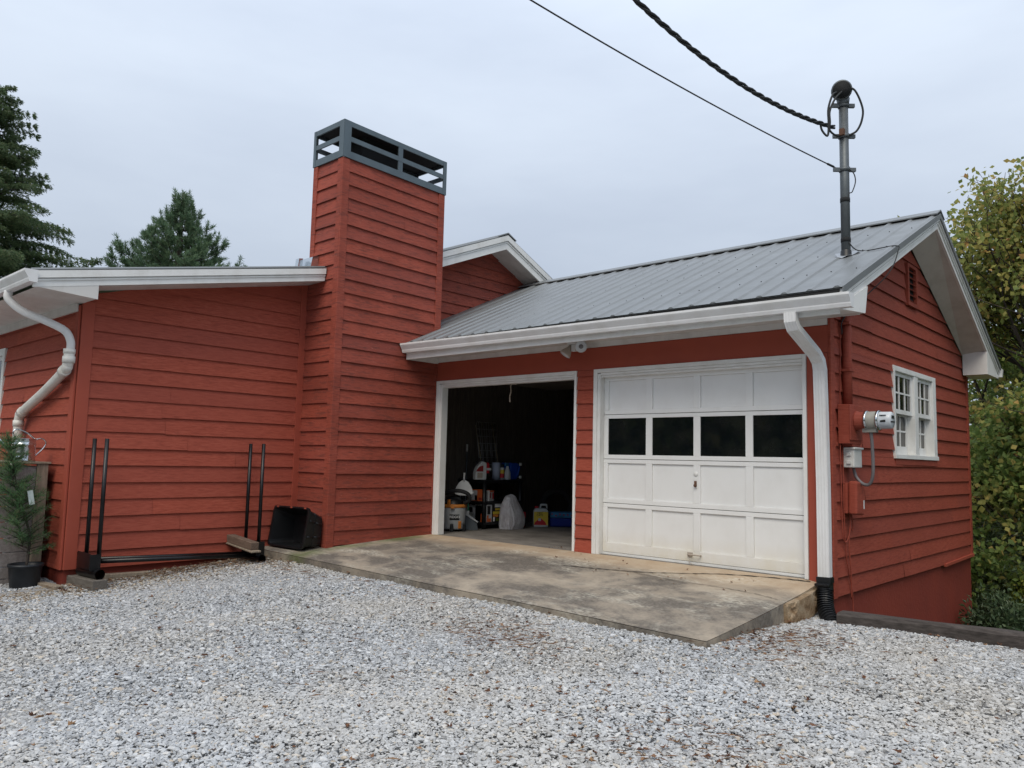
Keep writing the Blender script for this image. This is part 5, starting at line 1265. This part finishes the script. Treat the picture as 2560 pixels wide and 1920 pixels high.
# trees on the right beyond the gable
broadleaf((7.35, 9.8, -2.4), 9.3, 'autumn maple with yellowing leaves behind the garage gable', 'maple', nleaf=32000, leaf=0.11, seed=5, trunk_r=0.11, first=0.29, levels=6, skirt=12)
broadleaf((5.75, 12.6, -2.6), 8.0, 'greener maple behind the yellowing one', 'maple_green', nleaf=40000, leaf=0.11, seed=9, trunk_r=0.12, first=0.28, levels=6, skirt=10)
broadleaf((5.85, 8.3, -2.2), 6.0, 'short leafy young maple close behind the garage', 'maple_green', nleaf=21000, leaf=0.105, seed=14, trunk_r=0.06, first=0.2, spread=0.6, levels=6, skirt=12)
broadleaf((8.2, 9.8, -2.6), 7.6, 'rounded maple out beyond the right edge', 'maple_green', nleaf=30000, leaf=0.12, seed=31, trunk_r=0.13, first=0.25)
broadleaf((11.5, 12.0, -2.9), 9.0, 'tall maple far out to the right of the yard', 'maple_green', nleaf=18000, leaf=0.15, seed=37, trunk_r=0.15, first=0.3)
pine((8.95, 7.6, -2.9), 12.2, 5.0, 'dark pine whose branches reach in at the right edge', 0.58, needle=0.16, nper=16, mat='pine', name='pine_tree', shoots=False, nw=0.011)
shrub((5.95, 6.7, -2.1), 1.0, 2.3, 'grey green butterfly bush with purple flowers beside the gable corner', 'buddleia', 'butterfly_bush', 26000, 0.10, 0.28, 3, None, 9)
shrub((6.45, 5.8, -2.0), 0.7, 1.55, 'bright yellow green shrub right of the butterfly bush', 'limeleaf', 'yellow_shrub', 16000, 0.06, 0.6, 5)
shrub((6.25, 4.5, -1.85), 0.7, 1.15, 'dark evergreen shrub touching the gable corner behind the timber', 'darkleaf', 'evergreen_shrub', 22000, 0.075, 0.45, 6)
shrub((7.4, 4.6, -1.9), 0.95, 1.35, 'dark evergreen shrub at the right edge behind the timber', 'darkleaf', 'evergreen_shrub', 18000, 0.075, 0.45, 7)
shrub((6.9, 7.4, -2.2), 1.2, 2.9, 'large leafy green bush filling the right edge under the maples', 'maple_green', 'leafy_bush', 24000, 0.10, 0.7, 8)
shrub((5.0, 7.9, -2.2), 1.1, 2.6, 'leafy green bush hidden close behind the garage', 'maple_green', 'leafy_bush', 18000, 0.10, 0.7, 18)
# far-off wood; the band round the drive is unseen, added for pane reflections
n = 24000; a = RNG.uniform(-2.9, 0.55, n); r_ = RNG.uniform(24, 33, n); P = np.stack([6 + np.cos(a) * r_, -3 + np.sin(a) * r_, RNG.uniform(-1.5, 1, n) ** 1 * 0 + RNG.uniform(-1.5, 8.5, n) * (0.75 + 0.25 * np.sin(a * 9))], 1)
V, F = cards(P, RNG.normal(0, 1, (n, 3)), RNG.uniform(0.6, 1.4, n), RNG.uniform(0.5, 1.1, n)); kind(npmesh('distant_wood', V, F, 'maple_green'), 'stuff')
n = 40000; a = RNG.uniform(0.3, 2.2, n); r_ = RNG.uniform(22, 30, n); P = np.stack([6 + np.cos(a) * r_, 2 + np.sin(a) * r_, -4 + RNG.uniform(0, 6.5, n)], 1)
V, F = cards(P, RNG.normal(0, 1, (n, 3)), RNG.uniform(0.25, 0.5, n), RNG.uniform(0.2, 0.4, n)); kind(npmesh('distant_wood', V, F, 'maple_green'), 'stuff')

# potted young conifer
PC = thing('potted_conifer', 'young feathery conifer in a black nursery pot before the wooden planter', 'potted plant', (-0.93, -4.90, -0.425)); pc = Vector((-0.93, -4.90, -0.425))
m = MB(); m.lathe([(0.0, 0.0), (0.125, 0.0), (0.13, 0.01), (0.158, 0.265), (0.17, 0.268), (0.17, 0.295), (0.158, 0.297), (0.152, 0.25)], pc, n=28); m.build('pot', 'potblack', PC)
m = MB(); m.lathe([(0.153, 0.25), (0.08, 0.262), (0, 0.265)], pc, n=20); m.build('soil', 'soilpot', PC)
st_ = MB(); st_.tube(bez([pc + Vector((0.02, 0, 0.25)), pc + Vector((0.0, 0.01, 0.6)), pc + Vector((0.03, -0.15, 1.1)), pc + Vector((0.05, -0.26, 1.58))], 5), [0.013] * 8 + [0.008] * 8, 7)
P, D = [], []; r = random.Random(4)
for i in range(150):
    h = 0.5 + 1.14 * r.random() ** 0.8; f = min(1, (h - 0.38) / 0.3) * (1.72 - h) / 1.2; L_ = 0.08 + 0.27 * f * r.uniform(0.5, 1.15)
    az = r.uniform(0, 6.283); p0 = pc + Vector((0.03 * h, -0.20 * (h - 0.3), h - 0.05)); d = Vector((math.cos(az), math.sin(az), r.uniform(0.2, 0.75))).normalized(); q = p0 + d * L_ + Vector((0, 0, 0.12 * L_))
    st_.tube([p0, q], [0.005, 0.002], 4, cap=False)
    for w_ in np.linspace(0.15, 1, max(4, int(L_ * 26))): P.append(p0.lerp(q, w_)); D.append(d)
for i in range(14):
    az = r.uniform(0, 6.283); h = r.uniform(0.34, 0.55); p0 = pc + Vector((0.0, 0, h)); q = p0 + Vector((math.cos(az), math.sin(az), 0.3)) * r.uniform(0.15, 0.28); st_.tube([p0, q], [0.004, 0.002], 4, cap=False)
    if i < 6:
        for w_ in np.linspace(0.5, 1, 5): P.append(p0.lerp(q, w_)); D.append((q - p0).normalized())
st_.build('stem', 'bark', PC)
P = np.array([tuple(p) for p in P]); D = np.array([tuple(p) for p in D]); k = 14; n = len(P)
V, F = cards(np.repeat(P, k, 0), nrm(np.repeat(D, k, 0) * 0.6 + RNG.normal(0, 0.6, (n * k, 3)) + np.array([0, 0, 0.12])), RNG.uniform(0.035, 0.08, n * k), 0.0034); npmesh('foliage', V, F, 'cedar', PC)
m = MB(); m.obox(pc + Vector((0.20, -0.06, 1.0)), (0.003, 0.05, 0.15), Matrix.Rotation(0.2, 3, 'X') @ Matrix.Rotation(-0.2, 3, 'Z')); m.build('plant_tag', 'tag', PC)

# ------------------------------------------------------------------ things inside the open garage bay
# wet/dry vacuum
SV = thing('shop_vacuum', 'grey and orange shop vacuum just inside the open garage door', 'vacuum', (-0.20, 0.60, 0)); c = Vector((-0.20, 0.60, 0))
m = MB(); m.lathe([(0.0, 0.03), (0.17, 0.03), (0.175, 0.05), (0.19, 0.345), (0.185, 0.35), (0, 0.352)], c, n=32); m.build('tank', 'vacgrey', SV)
m = MB(); m.lathe([(0.194, 0.352), (0.20, 0.36), (0.20, 0.395), (0.19, 0.40), (0.0, 0.402)], c, n=32); m.obox(c + Vector((0.14, -0.15, 0.375)), (0.075, 0.05, 0.06), Matrix.Rotation(-0.8, 3, 'Z')); m.obox(c + Vector((0.085, -0.175, 0.43)), (0.03, 0.03, 0.09)); m.build('lid', 'orange', SV)
m = MB(); m.lathe([(0.17, 0.403), (0.15, 0.45), (0.11, 0.49), (0.05, 0.51), (0, 0.512)], c, n=28); m.build('motor_head', 'black', SV)
for a in (-0.85, 0.35, 1.9, 3.3):
    q = c + Vector((math.cos(a) * 0.17, math.sin(a) * 0.17, 0.06)); m = MB(); m.obox(q, (0.085, 0.06, 0.12), Matrix.Rotation(a, 3, 'Z'), 0.75); m.build('caster', 'black', SV, 0.012)
q = c + Vector((0.176, -0.03, 0.10)); MB().obox(q, (0.02, 0.05, 0.11), Matrix.Rotation(-0.1, 3, 'Z')).build('latch', 'orange', SV, 0.004)
nd = Vector((0.80, -0.60, 0)).normalized(); td_ = Vector((0.60, 0.80, 0)).normalized(); lc = c + nd * 0.187 + Vector((0, 0, 0.212))
m = MB(); vs = []
for i in range(9):
    a = (i - 4) / 4 * 0.40; d = (nd * math.cos(a) + td_ * math.sin(a))
    for z in (0.170, 0.253): vs.append(c + d * (0.1855 + (z - 0.2) * 0.055) + Vector((0, 0, z)))
m.add(vs, [(2 * i, 2 * i + 2, 2 * i + 3, 2 * i + 1) for i in range(8)]); lb = m.build('label', 'blacktext', SV)
text('lettering', 'RIDGID', 0.05, lc + nd * 0.003 + Vector((0, 0, 0.004)), td_, (0, 0, 1), 'whitetext', SV, sx=0.95)
m = MB(); m.tube(bez([c + Vector((-0.30, -0.05, 0.50)), c + Vector((-0.10, -0.12, 0.55)), c + Vector((0.10, -0.10, 0.60)), c + Vector((0.24, -0.06, 0.60)), c + Vector((0.30, 0.02, 0.55)), c + Vector((0.28, 0.06, 0.47)), c + Vector((0.18, 0.05, 0.42))], 9), 0.03, 12); m.tube(bez([c + Vector((-0.42, 0.0, 0.46)), c + Vector((-0.2, -0.14, 0.45)), c + Vector((0.0, -0.16, 0.44)), c + Vector((0.06, -0.1, 0.46))], 8), 0.035, 12); m.build('hose', 'rubber', SV)
# dustpan leaning behind the hose
DP = thing('dustpan', 'white dustpan with handle up, propped on the shop vacuum', 'dustpan', (-0.12, 0.75, 0.55)); m = MB(); vs = []; c2 = Vector((-0.13, 0.74, 0.56)); rx = Vector((0.70, 0.70, 0)).normalized(); n_ = 15
for i in range(n_):
    t = -1 + 2 * i / (n_ - 1); zz = 0.20 * (1 - abs(t) ** 2.2)
    for (q, o_) in ((0, 0), (1, 0)): vs.append(c2 + rx * (t * 0.155) + Vector((0.03 * q, -0.03 * q, zz if q == 0 else -0.03 + 0.05 * abs(t) ** 4)) )
m.add(vs, [(2 * i, 2 * i + 2, 2 * i + 3, 2 * i + 1) for i in range(n_ - 1)]); m.tube([c2 + rx * t * 0.155 + Vector((0.02, -0.02, -0.025 + 0.05 * abs(t) ** 4)) for t in np.linspace(-1, 1, 9)], 0.008, 6); m.build('pan', 'offwhite', DP)
m = MB(); m.tube([c2 + Vector((0, 0, 0.18)), c2 + Vector((0, 0.0, 0.25)), c2 + Vector((0.005, 0.0, 0.31))], [0.014, 0.013, 0.016], 10); m.build('handle', 'offwhite', DP)
# second dustpan / scoop on the floor
m = MB(); c3 = Vector((-0.16, 0.86, 0)); m.prism([(-0.17, 0.0), (0.17, 0.0), (0.15, 0.10), (0.02, 0.20), (-0.06, 0.24), (-0.14, 0.2)], -0.012, 0.012, 'Y'); m.v = [tuple(c3 + Matrix.Rotation(0.75, 3, 'Z') @ Vector(p)) for p in m.v]
SP = thing('upright_dustpan', 'dark grey lobby dustpan standing on the floor beside the vacuum', 'dustpan', c3); m.build('pan', 'darkgrey', SP, 0.006)
m = MB(); m.prism([(-0.03, 0.23), (0.16, 0.115), (0.165, 0.13), (0.02, 0.24), (0.03, 0.29), (-0.04, 0.29)], -0.016, -0.013, 'Y'); m.v = [tuple(c3 + Matrix.Rotation(0.75, 3, 'Z') @ Vector(p)) for p in m.v]; m.build('rim', 'offwhite', SP)
MB().tube([c3 + Vector((0, 0.02, 0.2)), c3 + Vector((-0.05, 0.05, 0.62))], 0.012, 8).build('handle', 'green', SP)
# shelf unit
SU = thing('shelf_unit', 'low black plastic shelf unit against the left garage wall', 'shelf', (-0.4, 1.6, 0))
for z in (0.10, 0.425, 0.76): MB().box(-0.70, -0.09, 1.15, 2.06, z - 0.04 if z < 0.7 else z - 0.05, z).build('shelf', 'black', SU, 0.006)
for (a, b) in ((-0.125, 1.185), (-0.125, 2.025), (-0.665, 1.185), (-0.665, 2.025)):
    MB().tube([(a, b, 0.0), (a, b, 0.72)], 0.034, 12).build('leg', 'black', SU)
def carton(name, x0_, x1_, y0_, y1_, z0_, z1_, mat, label, prints=(), rz=0.0, grp='cartons on the black shelf unit', cat='box'):
    cx, cy = (x0_ + x1_) / 2, (y0_ + y1_) / 2; B_ = thing(name, label, cat, (cx, cy, z0_), grp); R = Matrix.Rotation(rz, 3, 'Z')
    def rot(m): m.v = [tuple(Vector((cx, cy, 0)) + R @ (Vector(p) - Vector((cx, cy, 0)))) for p in m.v]; return m
    rot(MB().box(x0_, x1_, y0_, y1_, z0_, z1_)).build('carton', mat, B_, 0.003)
    for (face, a0, a1, b0, b1, mm) in prints:
        m = MB()
        if face == 'x': m.box(x1_ + 0.0005, x1_ + 0.0015, y0_ + (y1_ - y0_) * a0, y0_ + (y1_ - y0_) * a1, z0_ + (z1_ - z0_) * b0, z0_ + (z1_ - z0_) * b1)
        else: m.box(x0_ + (x1_ - x0_) * a0, x0_ + (x1_ - x0_) * a1, y0_ - 0.0015, y0_ - 0.0005, z0_ + (z1_ - z0_) * b0, z0_ + (z1_ - z0_) * b1)
        rot(m).build('print', mm, B_)
    return B_
carton('carton_box', -0.62, -0.17, 1.225, 1.30, 0.102, 0.355, 'card', 'large plain white carton on the bottom shelf, left of the front leg', [('y', 0.25, 0.45, 0.55, 0.85, 'blacktext'), ('y', 0.27, 0.43, 0.58, 0.82, 'flexgrey'), ('y', 0.85, 1.0, 0.0, 0.5, 'orangecard')])
carton('carton_box', -0.36, -0.105, 1.225, 1.345, 0.103, 0.375, 'card', 'white and orange carton with a black vertical label on the bottom shelf', [('x', 0.12, 0.7, 0.45, 0.93, 'blacktext'), ('x', 0.02, 0.85, 0.02, 0.22, 'orangecard'), ('x', 0.05, 0.4, 0.22, 0.4, 'orangecard')])
carton('carton_box', -0.36, -0.10, 1.36, 1.57, 0.103, 0.395, 'blacktext', 'black and yellow carton at the right end of the bottom shelf', [('x', 0.2, 1.0, 0.78, 0.98, 'whitetext'), ('x', 0.0, 1.0, 0.42, 0.56, 'yellow'), ('x', 0.02, 0.6, 0.26, 0.40, 'orange'), ('x', 0.35, 0.7, 0.04, 0.2, 'limeleaf'), ('x', 0.04, 0.22, 0.04, 0.3, 'whitetext'), ('x', 0.76, 0.94, 0.04, 0.24, 'whitetext'), ('x', 0.25, 0.95, 0.62, 0.72, 'yellow')])
carton('carton_box', -0.42, -0.155, 1.19, 1.34, 0.427, 0.605, 'orangecard', 'orange and white carton on the middle shelf', [('y', 0.02, 0.5, 0.05, 0.92, 'card'), ('y', 0.3, 0.5, 0.05, 0.5, 'teal'), ('y', 0.62, 0.9, 0.1, 0.3, 'pinkbag')])
carton('carton_box', -0.30, -0.12, 1.25, 1.40, 0.428, 0.595, 'card', 'small tilted white and red carton on the middle shelf, right of the leg', [('x', 0.0, 1.0, 0.86, 1.0, 'orangecard'), ('x', 0.1, 0.35, 0.3, 0.8, 'pinkbag'), ('x', 0.65, 0.95, 0.2, 0.8, 'redplastic')], 0.25)
# on the shelf top
ZT = 0.761
JG = thing('weed_spray_jug', 'white jug with dark red label and red trigger on the shelf top', 'jug', (-0.22, 1.17, ZT)); cj = Vector((-0.22, 1.17, ZT)); yv = Vector((0.35, 0.94, 0)).normalized(); xv = Vector((0.94, -0.35, 0))
def plate(c_, poly, th, mat, name, par, off=0.0, bev=0.0):
    m = MB(); n = len(poly); vs = [c_ + yv * a + Vector((0, 0, b)) + xv * (off + s * th / 2) for s in (-1, 1) for a, b in poly]
    m.add(vs, [tuple(range(n)), tuple(range(2 * n - 1, n - 1, -1))] + [(i, (i + 1) % n, n + (i + 1) % n, n + i) for i in range(n)]); return m.build(name, mat, par, bev)
plate(cj, [(-0.10, 0), (0.09, 0), (0.09, 0.27), (0.02, 0.29), (-0.03, 0.25), (-0.08, 0.18), (-0.10, 0.10)], 0.11, 'offwhite', 'body', JG, 0, 0.012)
plate(cj, [(-0.09, 0.13), (0.03, 0.13), (0.03, 0.225), (-0.03, 0.21), (-0.08, 0.16)], 0.002, 'pinkbag', 'label', JG, 0.057)
plate(cj, [(-0.07, 0.03), (0.02, 0.03), (0.02, 0.11), (-0.07, 0.11)], 0.002, 'tanbulb', 'label', JG, 0.057)
plate(cj + yv * 0.13, [(-0.03, 0.10), (0.02, 0.10), (0.025, 0.18), (0.02, 0.26), (-0.01, 0.28), (-0.03, 0.26)], 0.05, 'redplastic', 'trigger', JG, 0, 0.01)
plate(cj + yv * 0.11, [(-0.02, 0.15), (0.07, 0.15), (0.07, 0.185), (-0.02, 0.185)], 0.055, 'offwhite', 'wand', JG)
MB().lathe([(0.022, 0), (0.022, 0.04), (0, 0.042)], cj + yv * -0.06 + Vector((0, 0, 0.25)), n=12).build('cap', 'black', JG)
m = MB(); m.lathe([(0.0, 0), (0.066, 0.0), (0.066, 0.275), (0.02, 0.276), (0.018, 0.2)], (-0.26, 1.58, ZT), n=24); solo(m, 'paper_towel_roll', 'paper', 'blue white paper towel roll standing on the shelf top', 'paper towels', (-0.26, 1.58, ZT))
BT = thing('spray_can', 'slim can with black cap and yellow and red label on the shelf', 'spray can', (-0.2, 1.66, ZT)); m = MB(); m.lathe([(0, 0), (0.033, 0), (0.033, 0.19), (0.02, 0.20)], BT.location, n=18); m.build('can', 'offwhite', BT); m = MB(); m.lathe([(0.034, 0.03), (0.034, 0.10)], BT.location, n=18); m.build('label', 'redplastic', BT); m = MB(); m.lathe([(0.034, 0.10), (0.034, 0.16)], BT.location, n=18); m.build('label', 'yellow', BT); m = MB(); m.lathe([(0.03, 0.195), (0.03, 0.25), (0, 0.252)], BT.location, n=16); m.build('cap', 'black', BT)
SB = thing('spray_bottle', 'milky spray bottle with light blue head on the shelf top', 'spray bottle', (-0.18, 1.76, ZT)); m = MB(); m.lathe([(0, 0), (0.058, 0.0), (0.06, 0.02), (0.05, 0.12), (0.025, 0.20), (0.018, 0.22)], SB.location, n=20); m.build('bottle', 'clear', SB); m = MB(); m.obox(SB.location + Vector((0, -0.02, 0.25)), (0.03, 0.11, 0.05), Matrix.Rotation(0.3, 3, 'Z')); m.tube([SB.location + Vector((0, 0, 0.21)), SB.location + Vector((0, 0, 0.24))], 0.018, 10); m.build('trigger_head', 'teal', SB, 0.006)
WJ = thing('water_container', 'blue water container with white caps on the shelf end', 'water container', (-0.3, 2.0, ZT)); m = MB(); m.box(-0.42, -0.20, 1.86, 2.03, ZT, ZT + 0.275); m.box(-0.40, -0.22, 2.03, 2.10, ZT + 0.03, ZT + 0.265); m.build('tank', 'blueplastic', WJ, 0.02, 3); m = MB(); m.tube([(-0.19, 2.00, ZT + 0.06), (-0.185, 2.04, ZT + 0.14), (-0.185, 2.06, ZT + 0.22)], 0.012, 8); m.build('handle', 'blueplastic', WJ)
for z in (0.04, 0.255): MB().lathe([(0, 0.03), (0.026, 0.028), (0.026, 0)], (-0.205, 2.09, ZT + z), (1, 0.2, 0), 14).build('cap', 'offwhite', WJ)
# tomato cage and sticks on the shelf
TC = MB(); cb = Vector((-0.50, 1.62, ZT)); 
for i in range(9):
    t = -0.5 + i / 8; TC.tube([cb + Vector((0.04 * (i % 2), t * 0.40 + 0.05, 0.0)), cb + Vector((-0.06, t * 0.46, 0.93))], 0.0038, 5)
for z in np.linspace(0.12, 0.93, 8): TC.tube([cb + Vector((0.02 - 0.08 * z, -0.215 + 0.03 * (1 - z), z)), cb + Vector((0.02 - 0.08 * z, 0.23 + 0.03 * (1 - z), z))], 0.0036, 5)
solo(TC, 'wire_cage', 'wire', 'folded wire plant cage standing on the shelf against the planks', 'plant cage', (-0.5, 1.62, ZT))
for (a, b, lab) in (((-0.46, 1.50, ZT), (-0.60, 1.42, 1.64), 'pale garden stick left of the wire cage'), ((-0.44, 1.88, ZT), (-0.60, 1.80, 1.68), 'pale garden stick right of the wire cage')):
    m = MB(); m.tube([a, b], 0.009, 7); solo(m, 'garden_stick', 'stick', lab, 'stick', a, 'garden sticks on the shelf')
BR = thing('broom', 'broom leaning on the plank wall with a pale grip', 'broom', (-0.62, 1.26, 0)); MB().tube([(-0.62, 1.26, 0.05), (-0.66, 1.30, 1.20)], 0.012, 8).build('handle', 'darkgrey', BR); MB().tube([(-0.66, 1.30, 1.201), (-0.664, 1.304, 1.32)], 0.015, 8).build('grip', 'offwhite', BR); MB().obox((-0.62, 1.25, 0.035), (0.07, 0.28, 0.07)).build('head', 'darkgrey', BR)
# plastic bag
bag = MB(); na, nh = 72, 34; vs = []
for j in range(nh + 1):
    h = j / nh
    for i in range(na):
        t = i / na * 6.28318; ca, sa = math.cos(t), math.sin(t)
        k = (1.0 + 0.05 * math.sin(h * 5) - 0.62 * h ** 2.4) * (0.93 + 0.07 * min(h * 8, 1))
        fold = abs(mno.noise(Vector((ca * 2.6, sa * 2.6, h * 1.1)))) * 0.26 + abs(mno.noise(Vector((ca * 5.5 + 4, sa * 5.5, h * 2.2 + h * ca)))) * 0.13
        k *= 1.0 - fold * (0.25 + 0.3 * h)
        if h > 0.93: k *= max(0.0, (1 - h) / 0.07) ** 0.5
        sq = 1.0 / max(abs(ca) ** 3 + abs(sa) ** 3, 0.3) ** (1 / 3)
        vs.append((0.155 * ca * k * sq + 0.02 * h, 0.215 * sa * k * sq - 0.05 * h * h + 0.02 * math.sin(h * 6), 0.535 * h + 0.02 * mno.noise(Vector((ca * 3, sa * 3, 7))) * h))
bag.add(vs, [(j * na + i, j * na + (i + 1) % na, (j + 1) * na + (i + 1) % na, (j + 1) * na + i) for j in range(nh) for i in range(na)] + [tuple(range(na))])
me = bpy.data.meshes.new('plastic_bag'); me.from_pydata(bag.v, [], bag.f); me.materials.append(M['bagplastic'])
o = bpy.data.objects.new('plastic_bag', me); COL.objects.link(o); o.location = (0.05, 1.63, 0.0); tag(o, 'tall milky plastic bag on the floor before the shelf', 'plastic bag')
# red funnel-like can behind the bag
m = MB(); m.lathe([(0, 0.06), (0.03, 0.06), (0.05, 0.12), (0.07, 0.16), (0.07, 0.24), (0.0, 0.245)], (-0.08, 2.02, 0.0), n=16); m.lathe([(0, 0), (0.06, 0.0), (0.055, 0.06)], (-0.08, 2.02, 0.0), n=14); solo(m, 'red_container', 'redplastic', 'small red container half hidden behind the plastic bag', 'container', (-0.08, 2.02, 0))
# litter jug
LJ = thing('litter_jug', 'milky handled jug with yellow and red label on the garage floor', 'jug', (0.09, 2.30, 0)); cj = Vector((0.09, 2.30, 0)); yv = Vector((0.70, 0.71, 0)); xv = Vector((0.71, -0.70, 0))
plate(cj, [(-0.12, 0), (0.12, 0), (0.122, 0.26), (0.09, 0.30), (-0.085, 0.305), (-0.122, 0.26)], 0.16, 'clear', 'body', LJ, 0, 0.018)
plate(cj, [(-0.115, 0.035), (0.115, 0.035), (0.115, 0.25), (-0.115, 0.25)], 0.0015, 'yellow', 'label', LJ, 0.0815)
plate(cj, [(-0.115, 0.036), (0.095, 0.036), (0.07, 0.085), (0.03, 0.12), (-0.02, 0.155), (-0.05, 0.12), (-0.1, 0.075)], 0.0015, 'redplastic', 'label', LJ, 0.0835)
plate(cj, [(-0.045, 0.10), (0.0, 0.10), (0.0, 0.145), (-0.045, 0.145)], 0.0015, 'card', 'label', LJ, 0.0855)
for (tx, z) in (('TIDY', 0.225), ('CATS', 0.192)): text('lettering', tx, 0.042, cj + xv * 0.0838 + yv * -0.02 + Vector((0, 0, z)), yv, (0, 0, 1), 'blacktext', LJ)
plate(cj, [(-0.02, 0.30), (0.0, 0.30), (0.01, 0.345), (0.085, 0.345), (0.095, 0.30), (0.115, 0.30), (0.105, 0.37), (0.09, 0.375), (0.0, 0.375), (-0.012, 0.365)], 0.04, 'clear', 'handle', LJ, 0, 0.008)
MB().lathe([(0.03, 0), (0.03, 0.035), (0, 0.037)], cj + yv * -0.07 + Vector((0, 0, 0.30)), n=16).build('cap', 'redplastic', LJ)
# blue tubs
BB = thing('blue_tub', 'deep blue plastic tub topped by a patterned teal lid', 'tub', (0.3, 2.75, 0)); yv2 = 0.78
R = Matrix.Rotation(0.78, 3, 'Z'); m = MB(); m.obox((0.24, 2.66, 0.075), (0.40, 0.26, 0.14), R, 1.08); m.build('tub', 'bluedark', BB, 0.02)
m = MB(); m.obox((0.26, 2.68, 0.195), (0.46, 0.30, 0.09), R); m.build('lid', 'teal', BB, 0.015)
m = MB()
for i in range(7): q = Vector((0.26, 2.68, 0.195)) + R @ Vector((-0.2 + i * 0.065, -0.151, random.uniform(-0.02, 0.02))); m.obox(q, (0.03, 0.002, 0.02), R @ Matrix.Rotation(random.uniform(-1, 1), 3, 'Y'))
m.build('print', 'pinkbag', BB)
carton('blue_crate', 0.42, 0.78, 2.95, 3.25, 0.0, 0.19, 'blueplastic', 'second blue crate half hidden behind the right pilaster', (), 0.78, None, 'crate')
# dim things at the back
m = MB(); ty = Vector((-0.15, 3.0, 0.30)); m.tube([ty + Vector((0.6 * 0.26 * math.cos(t), 0.75 * 0.26 * math.cos(t), 0.26 * math.sin(t))) for t in np.linspace(0, 6.283, 30)], 0.05, 10, cap=False); solo(m, 'tyre', 'rubber', 'dim black tyre standing in the dark behind the shelf', 'tyre', ty)
HC = MB()
for (a, b) in (((0.1, 3.2, 0.1), (0.1, 3.2, 0.75)), ((0.42, 3.5, 0.1), (0.42, 3.5, 0.75)), ((0.1, 3.2, 0.75), (0.42, 3.5, 0.75)), ((0.1, 3.2, 0.5), (0.42, 3.5, 0.5)), ((0.1, 3.2, 0.1), (0.4, 2.95, 0.15)), ((0.42, 3.5, 0.1), (0.7, 3.2, 0.15))): HC.tube([a, b], 0.011, 7)
for c_ in ((0.1, 3.2, 0.1), (0.42, 3.5, 0.1)): HC.lathe([(0.05, -0.02), (0.1, -0.02), (0.1, 0.02), (0.05, 0.02)], c_, (0.75, 0.66, 0), 18)
solo(HC, 'hand_cart', 'rack', 'dark metal hand cart standing in the shadow behind the jug', 'cart', (0.25, 3.35, 0))
# rope hanging from the raised door
m = MB(); m.tube(bez([(1.28, 0.33, 2.13), (1.21, 0.32, 2.135), (1.19, 0.31, 2.10), (1.20, 0.31, 2.03), (1.178, 0.31, 1.96), (1.185, 0.31, 1.88)], 6), [0.007 + 0.004 * (i % 3) / 2 for i in range(31)], 7); m.tube([(1.19, 0.33, 2.13), (1.19, 0.33, 2.27)], 0.005, 6); solo(m, 'pull_rope', 'rope', 'frayed pale rope hanging from the top of the open bay', 'rope', (1.19, 0.31, 2.25))
